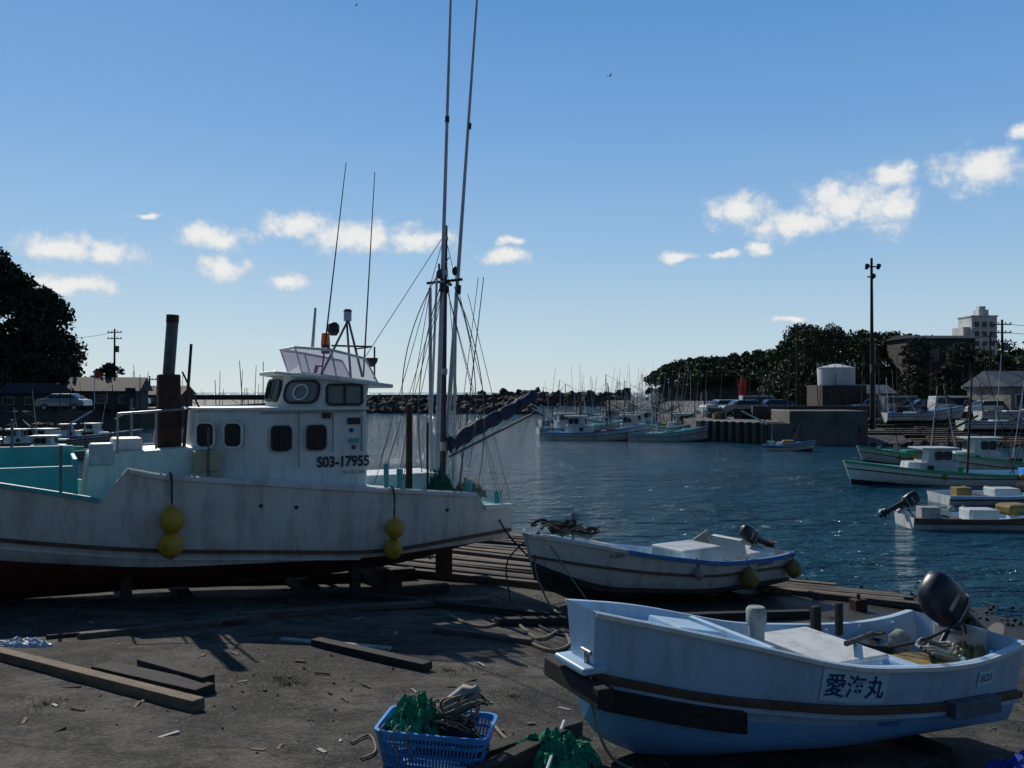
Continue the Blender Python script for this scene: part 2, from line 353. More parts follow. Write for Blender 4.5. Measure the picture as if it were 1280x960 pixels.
for nm,s0 in(('cabin_window_aft',3.2),('cabin_window_fore',3.72)): 
    g.window(nm,(s0,.853,2.92),U,VZ,.27,.34,rad=.25,fr=mFrame,fw=.02); g.box(nm+'_bar',(s0+.02,.872,2.92),(.018,.01,.34),mFrame,bevel=.002)
    g.window(nm+'_rim',(s0,.85,2.92),U,VZ,.32,.39,rad=.25,fr=mAlu,fw=.015,off=.001)
a=Vector((4.1,.85,0));b2=Vector((4.95,.45,0)); uu=(a-b2).normalized()
for nm,t in(('bow_window_near',.33),('bow_window_far',.75)):
    p=a.lerp(b2,t); g.window(nm,(p.x,p.y,2.98),uu,VZ,.24,.34,rad=.3,fr=mWhite2,off=.012)
a=Vector((3.12,.84,0));b2=Vector((3.68,.42,0)); uu=(a-b2).normalized(); p=a.lerp(b2,.5); nrm=uu.cross(Vector((0,0,1)))
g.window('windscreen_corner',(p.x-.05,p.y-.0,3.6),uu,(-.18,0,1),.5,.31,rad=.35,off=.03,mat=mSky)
cvc=Vector((p.x-.04,p.y,3.6)); V=[]
for rr_ in(.1,.125):
    for dd in(.04,.055):
        for k in range(24): a_=k/24*6.2832; V.append(cvc+nrm*dd+uu*rr_*math.cos(a_)+Vector((-.18,0,1)).normalized()*rr_*math.sin(a_))
g.mesh('clear_view_screen_ring',V,[(A*24+k,A*24+(k+1)%24,B*24+(k+1)%24,B*24+k) for A,B in((0,1),(1,3),(3,2),(2,0)) for k in range(24)],mWhite2)
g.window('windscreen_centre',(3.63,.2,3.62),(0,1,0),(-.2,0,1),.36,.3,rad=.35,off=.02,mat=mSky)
g.window('windscreen_centre_b',(3.63,-.22,3.62),(0,1,0),(-.2,0,1),.36,.3,rad=.35,off=.02)
text_mesh(g,'registration_number','S03-17955',lambda u,v:(2.78-u*.88,.858,2.55+v),.17,mInk,bold=.035)
text_mesh(g,'class_lettering','YH 15-1234',lambda u,v:(2.62-u,.858,2.38+v),.05,mBrown)
g.box('name_plate',(2.62,.86,2.86),(.16,.01,.07),mTeal,bevel=.003)
g.cyls('round_badges',[((2.66,.85,3.02),(2.66,.863,3.02),.035,.035),((2.62,.85,2.76),(2.62,.863,2.76),.035,.035)],mNavy)
g.box('side_lamp',(3.05,.88,3.25),(.12,.06,.09),mBlk)
g.box('vent_panel',(2.62,.86,3.16),(.2,.02,.1),mFrame)
g.cyls('conduits',[((2.5,.87,2.7),(2.5,.87,3.25),.012,.012),((2.95,.87,2.7),(2.95,.87,3.3),.01,.01),((3.46,.87,2.5),(3.46,.87,3.3),.01,.01)],mSkin,6)
g.cyls('grab_rail',[((2.5,.9,3.3),(4.0,.9,3.3),.012,.012),((2.5,.84,3.3),(2.5,.9,3.3),.01,.01),((4.0,.84,3.3),(4.0,.9,3.3),.01,.01)],mSteel)
g.cyls('foredeck_rail',[((4.95,.5,3.36),(5.9,.62,3.3),.016,.016),((5.9,.62,3.3),(5.9,.62,2.75),.016,.016),((5.4,.56,3.33),(5.4,.56,2.8),.016,.016)],mSteel)
fb=[(2.15,.62),(2.85,.72),(3.3,.42),(3.3,-.42),(2.85,-.72),(2.15,-.62)]
ft=[(2.35,.6),(2.95,.76),(3.42,.46),(3.42,-.46),(2.95,-.76),(2.35,-.6)]
zb=[3.74,3.83,3.89,3.89,3.83,3.74]; zt=[4.12,4.24,4.28,4.28,4.24,4.12]
V=[(x,y,z) for (x,y),z in zip(fb,zb)]+[(x,y,z) for (x,y),z in zip(ft,zt)]
g.mesh('tinted_windscreen',V,[(i,i+1,7+i,6+i) for i in range(5)],mPurple)
segs=[(V[6+i],V[7+i],.022,.022) for i in range(5)]+[(V[i],V[i+6],.014,.014) for i in range(6)]+[(V[i],V[i+1],.022,.022) for i in range(5)]
g.cyls('windscreen_frame',segs,mWhite2)
g.cyls('helm_wheel',[((3.0,0,3.84),(2.95,0,4.02),.03,.03),((2.9,-.13,4.02),(2.9,.13,4.02),.02,.02)],mBlk)
zr=3.84
g.cyls('radar_mast',[((2.3,.3,zr),(2.45,.05,4.75),.02,.018),((2.3,-.3,zr),(2.45,-.05,4.75),.02,.018),((2.9,0,zr),(2.45,0,4.75),.02,.018),((2.2,.45,4.32),(2.85,.45,4.32),.015,.015),((2.2,-.35,4.32),(2.2,.45,4.32),.015,.015),((2.15,.45,3.8),(2.15,.45,4.32),.015,.015)],mPipe)
g.cyls('beacon_base',[((2.9,.3,4.2),(2.9,.3,4.34),.07,.07)],mBlk,12); g.cyls('orange_beacon',[((2.9,.3,4.34),(2.9,.3,4.52),.075,.06)],mOrange,14)
g.cyls('masthead_light',[((2.45,0,4.75),(2.45,0,4.9),.065,.065)],mAlu,12); g.cyls('masthead_cap',[((2.45,0,4.9),(2.45,0,4.94),.075,.05)],mBlk,12)
g.loft('searchlight',[(2.72,.12,4.5,.05,.05),(2.72,.12,4.56,.09,.09),(2.72,.12,4.66,.09,.09),(2.72,.12,4.71,.05,.05)],mBlk)
g.loft('loudspeaker',[(2.2,.45,4.0,.04,.04),(2.2,.45,4.08,.09,.09),(2.2,.45,4.14,.1,.1)],mBlk)
g.cyls('white_antenna',[((3.0,-.1,4.28),(2.95,-.1,4.95),.028,.02)],mAlu)
g.cyls('whip_antenna',[((3.05,.6,3.84),(2.62,.45,7.2),.014,.006),((2.35,.5,3.84),(2.15,.45,7.1),.014,.006)],mBlk,6)
g.prism('exhaust_casing',[(5.0,.17),(5.34,.17),(5.34,-.17),(5.0,-.17)],2.7,[(5.02,.15),(5.32,.15),(5.32,-.15),(5.02,-.15)],3.86,mRust,.02)
g.cyls('exhaust_pipe',[((5.17,0,3.86),(5.12,0,4.62),.085,.085)],mPipe,14); g.cyls('exhaust_cap',[((5.12,0,4.62),(5.115,0,4.74),.09,.09)],mRust,14)
g.cyls('stack_stay',[((5.0,.3,2.7),(4.9,.32,4.3),.025,.02),((4.75,.1,3.36),(5.0,.15,3.9),.014,.014)],mRust)
g.box('deck_gear',(5.75,.1,2.86),(.4,.5,.18),mWhite2,bevel=.03); g.box('hauler_base',(6.1,.5,2.75),(.3,.25,.3),mAlu,bevel=.03)
g.box('fish_crate',(4.75,.72,2.62),(.35,.3,.3),M('crate_cream',(.4,.36,.22),.5,.1,5),bevel=.02)
g.cyls('foredeck_stanchions',[((6.6,.9,2.2),(6.6,.9,2.9),.02,.02),((4.75,.9,2.35),(4.75,.9,3.1),.015,.015),((5.6,-.9,2.4),(5.6,-.9,3.5),.02,.02),((7.2,-.9,2.4),(7.2,-.9,3.2),.02,.02)],mPipe)
g.cyls('mizzen_mast',[((.78,0,1.7),(.72,0,6.45),.06,.035),((.5,-.28,5.48),(.95,.28,5.52),.03,.03),((.5,.2,5.52),(.95,-.28,5.48),.025,.025),((.95,.25,5.5),(.95,.25,5.75),.02,.02)],mBlk)
g.cyls('mast_collars',[((.78,0,2.6),(.78,0,2.75),.08,.08),((.76,0,3.9),(.76,0,4.0),.07,.07),((.74,0,5.6),(.74,0,5.68),.06,.06),((.73,0,6.2),(.73,0,6.26),.055,.055)],mSteel,10)
g.cyls('white_pole',[((1.05,.15,1.8),(1.05,.1,5.35),.035,.03),((.62,.1,1.8),(.55,.05,5.3),.03,.025),((1.0,-.1,1.8),(.86,-.05,5.6),.025,.02)],mAlu)
g.cyls('outrigger_poles',[((.95,.15,2.2),(.62,.05,11.4),.045,.018),((.72,-.05,2.2),(.0,-.1,11.6),.045,.018)],mAlu)
g.cyls('pole_joints',[((.835,.12,5.3),(.83,.12,5.45),.055,.055),((.46,-.07,5.3),(.45,-.07,5.45),.055,.055),((.73,.08,8.2),(.728,.08,8.3),.04,.04),((.24,-.085,8.2),(.23,-.085,8.3),.04,.04)],mBlk)
g.cyls('aft_gantry_post',[((1.6,.55,1.8),(1.58,.5,3.4),.055,.05),((1.3,.6,2.1),(1.3,.6,3.1),.02,.02)],mRust)
for k,(bx,by,bz) in enumerate(((.74,.06,5.35),(.9,.15,5.6),(.5,-.1,5.7),(1.58,.5,3.3))): g.ball('pulley_block_%d'%k,(bx,by,bz),.055,mBlk,1.5,10)
g.cyls('spanker_boom',[((.7,0,2.62),(-1.15,0,3.58),.035,.03),((.7,.12,2.5),(-.9,.12,3.2),.02,.02)],mPipe)
rg=[]
for i in range(25):
    t=i/24; x=.66-1.72*t; z=2.70+.87*t; rr=.125+.018*math.sin(i*1.7)+.012*math.sin(i*3.1)-.045*t; rg.append((x,z,rr))
V=[];F=[]
for i,(x,z,rr) in enumerate(rg):
    for k in range(14): a_=2*math.pi*k/14; q=rr*(1+.14*math.sin(3*a_+i*.35)); V.append((x+.4*q*math.sin(a_),q*.8*math.cos(a_),z+q*math.sin(a_)*.9-(.03 if math.sin(a_)<0 else 0)))
for i in range(24):
    for k in range(14): j=(k+1)%14; F.append((i*14+k,i*14+j,(i+1)*14+j,(i+1)*14+k))
F+= [tuple(range(14)),tuple(24*14+k for k in range(14))]
g.mesh('rolled_spanker_sail',V,F,mBlueTarp,smooth=True,ang=70)
g.cyls('sail_ties',[((x-.012,0,z-.01),(x+.012,0,z+.0),rr*1.0+.012,rr*1.0+.012) for x,z,rr in rg[1::6]],mRopeD,14)
top=(.74,0,6.3); xr=(.78,.1,5.5)
lines=[(top,(2.3,.9,2.2)),(top,(-.05,.9,1.8)),(top,(-.05,-.9,1.8)),(xr,(1.6,.6,3.3)),(xr,(1.9,1.0,2.15)),(xr,(.2,1.0,1.8)),(xr,(-.1,.5,1.8)),(top,(2.2,0,4.1)),((-1.1,0,3.55),(0,.6,1.8)),((.3,0,5.3),(-.3,0,3.1)),((1.05,.1,5.3),(1.9,.8,2.1)),(xr,(1.6,-.6,2.2)),((.1,0,5.6),(.45,0,3.0))]
g.cyls('rigging',[(a_,b_,.006,.006) for a_,b_ in lines],mRopeD,5)
for k,(a_,b_,s_) in enumerate((((.6,.1,5.4),(.35,.15,2.3),.25),((.5,-.1,5.4),(.2,.2,2.0),.3),((.9,.2,5.4),(1.25,.25,2.2),-.2),((.7,.1,5.9),(1.7,.5,3.3),-.25))):
    a_=Vector(a_);b_=Vector(b_); g.tube('halyard_%d'%k,[a_.lerp(b_,t)+Vector((-s_*4*t*(1-t),0,0)) for t in np.linspace(0,1,7)],.009,mRope,5)
g.cyls('short_whip',[((.2,-.6,1.8),(-.3,-.6,5.7),.014,.008)],mWoodD,5)
g.cyls('teal_bollards',[((.75,1.0,1.75),(.75,1.0,2.18),.05,.05),((1.95,1.05,2.0),(1.95,1.05,2.42),.05,.05),((2.15,1.0,2.0),(2.15,1.0,2.5),.04,.04),((.2,.9,1.7),(.2,.9,1.98),.04,.04)],mTeal,12)
def crumple(nm,c,rx,ry,h,mat,seed,n=22):
    V=[];F=[]
    for j in range(n):
        for i in range(n):
            u=i/(n-1)*2-1;v=j/(n-1)*2-1; rr=math.hypot(u,v); q=Vector((u*3+seed,v*3,seed)); e=max(0,1-rr*rr*.8)
            V.append((c[0]+u*rx*(1+.25*mnoise.noise(q*1.3)),c[1]+v*ry*(1+.25*mnoise.noise(q*1.7)),c[2]+h*e*(.6+.9*mnoise.turbulence(q*1.2,4,True))*.8-.03*(rr>.95)))
    for j in range(n-1):
        for i in range(n-1):
            u=(i+.5)/(n-1)*2-1;v=(j+.5)/(n-1)*2-1
            if math.hypot(u,v)<1.02+.18*mnoise.noise(Vector((u*2,v*2,seed))): F.append((j*n+i,j*n+i+1,(j+1)*n+i+1,(j+1)*n+i))
    return mkmesh(nm,V,F,mat,smooth=True,ang=25)
o=crumple('net_bundle',(1.05,.4,1.95),.28,.3,.38,M('net_darkgreen',(.01,.09,.06),.9,.5,20),2.2,26); o.parent=g.e
o=crumple('rope_heap',(.5,.4,1.85),.3,.3,.3,mRope,4.2,26); o.parent=g.e
g.box('rudder',(.75,0,.82),(.3,.05,.75),mRust,bevel=.01); g.cyls('propeller_shaft',[((1.0,0,.82),(1.9,0,.82),.03,.03),((1.02,0,.82),(.95,0,.82),.06,.04)],mSteel)
for x in(1.9,3.2,5,6.8,8.4): g.box('keel_block_%d'%int(x),(x,0,H.f('zk',x)-.17),(.22,1.5,.3),mWoodD)
for x in(2.6,5.8):
    for sg in(1,-1): g.box('bilge_prop_%d'%int(x),(x,sg*.85,.72),(.14,.14,.75),mWoodD,rx=sg*.2)
for sg in(1,-1): g.box('cradle_runner',(5,sg*.75,.55),(8,.18,.18),mWoodD,ry=-.035)
for x,z1,z2,r in((5.29,1.9,1.56,.16),(2.14,1.55,1.24,.14)):
    for i,z in enumerate((z1,z2)):
        y=H.side(x,z)+r+.02; g.ball('fender_%d'%i,(x+.01*i,y,z),r,mYel,1.12)
        g.cyls('fender_neck_%d'%i,[((x+.01*i,y,z+r*1.05),(x+.01*i,y,z+r*1.3),.03,.025)],mYel)
    g.tube('fender_rope',[(x,H.side(x,2.4)-.1,H.f('zs',x)+.02),(x,H.side(x,2.4)+.06,H.f('zs',x)-.03),(x,H.side(x,z1)+r,z1+.15),(x,H.side(x,z2)+r,z2-.2)],.014,mRopeD)
g.tube('painter_rope',[(.3,.9,1.75),(.1,1.3,1.2),(-.4,1.9,.6),(-.7,2.6,.5)],.015,mRopeD)
# ------------------------------------------------------------------ outboard
def outboard(loc,yaw,tilt,s=1.,cow=mCowl,name='outboard_motor'):
    o=G(name,loc,yaw); o.T=Matrix.Rotation(tilt,4,'Y')@Matrix.Scale(s,4)
    o.loft('cowling',[(-.12,0,.2,.16,.11),(-.12,0,.24,.2,.135),(-.12,0,.42,.22,.145),(-.13,0,.56,.205,.135),(-.15,0,.66,.15,.1),(-.16,0,.69,.07,.05)],cow,24,2.8)
    o.loft('cowl_band',[(-.12,0,.225,.206,.14),(-.12,0,.25,.21,.143)],mSkin,24,3)
    o.box('cowl_decal',(-.12,.143,.42),(.2,.008,.05),mSkin,bevel=.002); o.box('cowl_decal_b',(-.12,-.143,.42),(.2,.008,.05),mSkin,bevel=.002)
    o.loft('lower_pan',[(-.12,0,.1,.1,.08),(-.12,0,.2,.18,.12)],mBlk,20,3)
    o.loft('mid_section',[(-.16,0,.12,.09,.06),(-.18,0,-.2,.07,.045),(-.18,0,-.42,.08,.04)],mBlk,16,2.4)
    o.loft('cavitation_plate',[(-.22,0,-.42,.19,.1),(-.22,0,-.435,.19,.1)],mBlk,16,2.4)
    o.loft('gear_leg',[(-.18,0,-.43,.08,.03),(-.18,0,-.58,.07,.03),(-.16,0,-.72,.05,.008)],mBlk,14,2)
    o.cyls('gearcase',[((-.02,0,-.56),(-.1,0,-.56),.015,.05),((-.1,0,-.56),(-.3,0,-.56),.05,.04)],mBlk,12)
    for k in range(3):
        a_=k*2.094; o.box('propeller_blade',(-.32,.08*math.cos(a_),-.56+.08*math.sin(a_)),(.015,.07,.12),mSteel,rx=a_-1.57,bevel=.004)
    o.box('clamp_bracket',(.0,0,-.02),(.1,.2,.28),mSteel,bevel=.02)
    for sg in(1,-1): o.box('swivel_arm',(-.08,sg*.08,.02),(.2,.025,.1),mBlk,ry=-.3,bevel=.008)
    o.cyls('clamp_screws',[((.05,sg*.07,0),(.16,sg*.07,0),.012,.012) for sg in(1,-1)]+[((.15,sg*.07-.04,0),(.15,sg*.07+.04,0),.008,.008) for sg in(1,-1)],mSteel,6)
    o.cyls('tiller',[((.06,0,.16),(.5,.03,.2),.025,.022),((.42,.025,.19),(.58,.035,.21),.03,.03)],mBlk)
    return o
# ------------------------------------------------------------------ near boat
g=G('white_rowing_boat',(3.85,7.58,-.02),R(204.4)); g.e.scale=(.955,1,1)
L=3.85
HN=Hull(L,hb=[(0,.56),(1,.66),(2,.66),(3.1,.49),(3.6,.31),(L,.2)],hc=[(0,.40),(2,.42),(3,.3),(3.5,.16),(L,.08)],
 zk=[(0,.84),(2,.93),(3.1,1.0),(3.5,1.08),(3.7,1.22),(L,1.4)],zc=[(0,.96),(2,1.05),(3.1,1.16),(3.6,1.32),(L,1.5)],
 zs=[(0,1.64),(.4,1.57),(1,1.59),(2,1.70),(3.1,2.0),(L,2.17)],zd=[(0,1.16),(2.55,1.3),(2.6,1.8),(L,2.08)],rake=.03,pw=.65,sm=.3)
HN.build(g,[mLBlue,mPale,mPale,mPale,mPale],n=48,rows=10,th=.045,split=3)
RN=[(0,1.21),(1,1.26),(2,1.38),(3.1,1.56),(L,1.73)]
HN.rail(g,'rub_rail',RN,.06,.055,mBrown); HN.rail(g,'rail_moulding',[(a_,b_-.05) for a_,b_ in RN],.045,.045,mPale)
HN.rail(g,'gunwale_lip',lambda x:HN.f('zs',x)-.02,.03,.035,mWhite2)
HN.rail(g,'black_rubbing_timber',[(a_,b_-.13) for a_,b_ in RN],.11,.15,mWoodD,x0=2.85,x1=L-.02,n=10,sides=(1,))
g.box('bow_timber',(L+.07,.0,1.66),(.12,.78,.13),mWoodD); g.box('bow_sill',(L+.04,0,1.78),(.2,.42,.05),mPale,bevel=.015)
g.cyls('bow_cleat',[((L+.04,.08,1.8),(L+.04,.08,1.88),.02,.02),((L+.04,.02,1.88),(L+.04,.14,1.88),.015,.015)],mSteel)
HN.rail(g,'stern_board',[(a_,b_-.02) for a_,b_ in RN],.12,.12,M('grey_blue_board',(.1,.13,.16),.7,.3,5,bump=.2),x0=.38,x1=.95,n=6,sides=(1,))
def nm(x0,zc_,off=.012):
    return lambda u,v:HN.P(x0-u,HN.side(x0-u,zc_(x0-u)+v)+off,zc_(x0-u)+v)
zc1=lambda x:HN.f('zs',x)*.5+tab(RN,x)*.5+.01
def patch(name,x0,w,h,zc_,mat,off):
    f=nm(x0,zc_,off); n=10;V=[f(-w/2+w*i/n,sg*h/2) for i in range(n+1) for sg in(-1,0,1)]
    g.mesh(name,V,[(i*3+k,(i+1)*3+k,(i+1)*3+k+1,i*3+k+1) for i in range(n) for k in(0,1)],mat)
patch('name_panel',1.94,.6,.25,zc1,mPanel,.008)
text_mesh(g,'boat_name_lettering','愛海丸',nm(1.94,zc1,.014),.175,mNavy,bold=.012)
patch('number_label',.5,.2,.12,zc1,mPanel,.008); text_mesh(g,'number_label_text','SO3',nm(.5,zc1,.014),.06,mInk)
zc2=lambda x:tab(RN,x)-.13
text_mesh(g,'hull_lettering','MARINE',nm(1.5,zc2,.01),.045,mBlueTrim)
g.loft('mooring_post',[(2.32,0,1.3,.06,.06),(2.32,0,1.88,.06,.06),(2.32,0,1.89,.075,.075),(2.32,0,1.99,.075,.075),(2.32,0,2.01,.06,.06)],mSkin,16,2.2)
g.box('mid_deck_hatch',(1.75,.05,1.5),(.55,.8,.3),mPale,bevel=.02); g.box('mid_deck_lid',(1.75,.05,1.665),(.6,.86,.035),mWhite,bevel=.01)
g.box('foredeck_edge',(2.58,0,1.83),(.05,.95,.06),mPale); g.box('foredeck_hatch',(3.0,0,1.93),(.38,.4,.05),mPale,ry=-.2,bevel=.012)
g.box('thwart',(1.0,0,1.47),(.2,1.2,.04),mPale); g.box('transom_pad',(.03,0,1.42),(.07,.5,.46),mWhite)
for x in np.arange(.3,2.6,.38): 
    for sg in(1,-1): g.box('rib',(x,sg*(HN.side(x,1.4)-.065),1.4),(.03,.02,.36),mPale,bevel=.004)
g.cyls('oar',[((.7,-.35,1.55),(1.75,.35,1.76),.022,.022)],mWood); g.box('oar_blade',(.5,-.48,1.5),(.5,.1,.02),mWood,rz=.58,ry=-.2)
g.box('tholepin_post',(1.22,-.5,1.66),(.08,.06,.28),mWoodD)
g.box('tholepin_post_near',(1.0,-.45,1.68),(.06,.05,.28),mWoodD)
g.box('stern_crate',(.7,.15,1.33),(.34,.4,.28),mOlive,bevel=.02)
g.loft('canister',[(.55,-.2,1.2,.08,.08),(.55,-.2,1.55,.08,.08),(.55,-.2,1.6,.03,.03)],mSkin)
g.loft('bucket',[(.75,-.28,1.2,.1,.1),(.75,-.28,1.5,.13,.13)],mBlk,16,2)
o=crumple('net_heap',(.3,.25,1.3),.25,.25,.3,mOlive,7.7,26); o.parent=g.e
for k in range(5): g.tube('coiled_rope_%d'%k,[(.4+.15*math.cos(t_)+.05*k,.2+.13*math.sin(t_),1.46+.03*k+.02*math.sin(3*t_)) for t_ in np.linspace(0,6.2,9)],.014,mRope if k%2 else mSkin)
g.tube('stern_cable',[(.1,.1,1.6),(.3,.2,1.72),(.6,.1,1.6),(.8,-.1,1.5)],.012,mRopeD)
g.tube('mooring_line',[(L,.1,1.85),(L+.1,.25,1.6),(L+.05,.42,1.3),(L-.2,.6,1.2)],.01,mRope)
g.box('keel_chock',(3.0,0,.95),(.18,.8,.2),mWoodD); g.box('keel_chock_aft',(.8,0,.76),(.18,.9,.2),mWoodD)
outboard((3.84,7.62,1.53),R(204.4),R(50),.86)
# ------------------------------------------------------------------ middle skiff
g=G('fishing_skiff',(4.55,16.0,0),R(212.4)); L=4.85
HM=Hull(L,hb=[(0,.66),(2,.78),(3.5,.6),(4.4,.3),(L,.06)],hc=[(0,.5),(2,.52),(3.5,.3),(4.4,.1),(L,.02)],
 zk=[(0,.12),(2,.12),(4,.28),(4.5,.45),(L,.8)],zc=[(0,.28),(2,.31),(4,.52),(L,1.0)],zs=[(0,.82),(.5,.78),(1.8,.84),(3.2,1.08),(4.3,1.36),(L,1.5)],
 zd=[(0,.5),(3.1,.6),(3.15,1.0),(L,1.4)],rake=.22,pw=.6,sm=.4)
HM.build(g,[mBlackP,mWhite,mWhite,mPale,mPale],n=40,rows=7)
HM.rail(g,'blue_gunwale',lambda x:HM.f('zs',x)-.03,.04,.07,mBlueTrim,x0=0,x1=3.6)
HM.rail(g,'white_gunwale',lambda x:HM.f('zs',x)-.03,.04,.06,mWhite,x0=3.6,x1=L)
HM.rail(g,'rub_rail',[(0,.58),(2,.62),(3.2,.78),(4.3,1.0),(L,1.15)],.04,.04,mBrown)
HM.rail(g,'boot_top',[(0,.35),(2,.38),(4,.6),(L,1.02)],.008,.12,mBlackP)
g.box('stern_box',(.55,0,.74),(.6,.9,.2),mWhite3,bevel=.03); g.box('console',(1.9,0,.84),(.9,.8,.36),mWhite3,bevel=.04); g.box('foredeck_hatch',(3.6,0,1.17),(.4,.45,.06),mWhite3,ry=-.25)
g.box('seat_back',(1.0,.1,.95),(.08,.7,.3),mWhite3,ry=.3,bevel=.02)
g.box('upright_board',(1.25,-.3,.96),(.4,.04,.3),mSkin,ry=.4)
text_mesh(g,'registration','SO3-4174',lambda u,v:HM.P(.75-u,HM.side(.75-u,.7+v)+.012,.7+v),.07,mInk,bold=.02)
text_mesh(g,'bow_name','大漁丸',lambda u,v:HM.P(3.75-u,HM.side(3.75-u,1.1+v)+.014,1.1+v),.075,mInk)
for nme,x,z,r,mm in(('fender',1.25,.52,.15,mOlive),('fender_stern',.1,.55,.13,mOlive),('fender_white',2.35,.72,.08,mSkin)):
    g.ball(nme,(x,HM.side(x,z)+r,z),r,mm,1.25); g.tube(nme+'_rope',[(x,HM.side(x,.8),HM.f('zs',x)+.02),(x,HM.side(x,z)+r,z+r)],.012,mRopeD)
for k in range(8):
    g.tube('bow_rope_%d'%k,[(4.35+.3*math.cos(t_+k)+.07*k-.2,.17*math.sin(t_)*1.2,1.42+.025*k+.05*math.sin(3*t_+k)) for t_ in np.linspace(0,6.0,8)],.022,(mRope,mRust,mWoodD)[k%3])
g.cyls('bow_stanchion',[((4.2,-.1,1.3),(4.2,-.1,1.72),.03,.03)],mSkin); g.ball('bow_float',(4.15,-.1,1.66),.07,mSkin)
g.tube('painter',[(4.9,0,1.5),(5.05,.1,1.0),(5.0,.35,.55),(5.2,.9,.5)],.016,mRope); g.tube('painter_b',[(4.85,.05,1.45),(4.7,.5,.9),(4.6,1.0,.45)],.012,mRope)
g.tube('painter_c',[(4.9,0,1.5),(5.4,-.1,1.1),(5.6,.3,.6)],.012,mRopeD)
g.box('keel_block',(3.4,0,.2),(.2,1.2,.2),mWoodD); g.box('keel_block_aft',(1,0,.06),(.2,1.4,.14),mWoodD)
outboard((4.4,15.95,.85),R(212.4),R(62),.68)
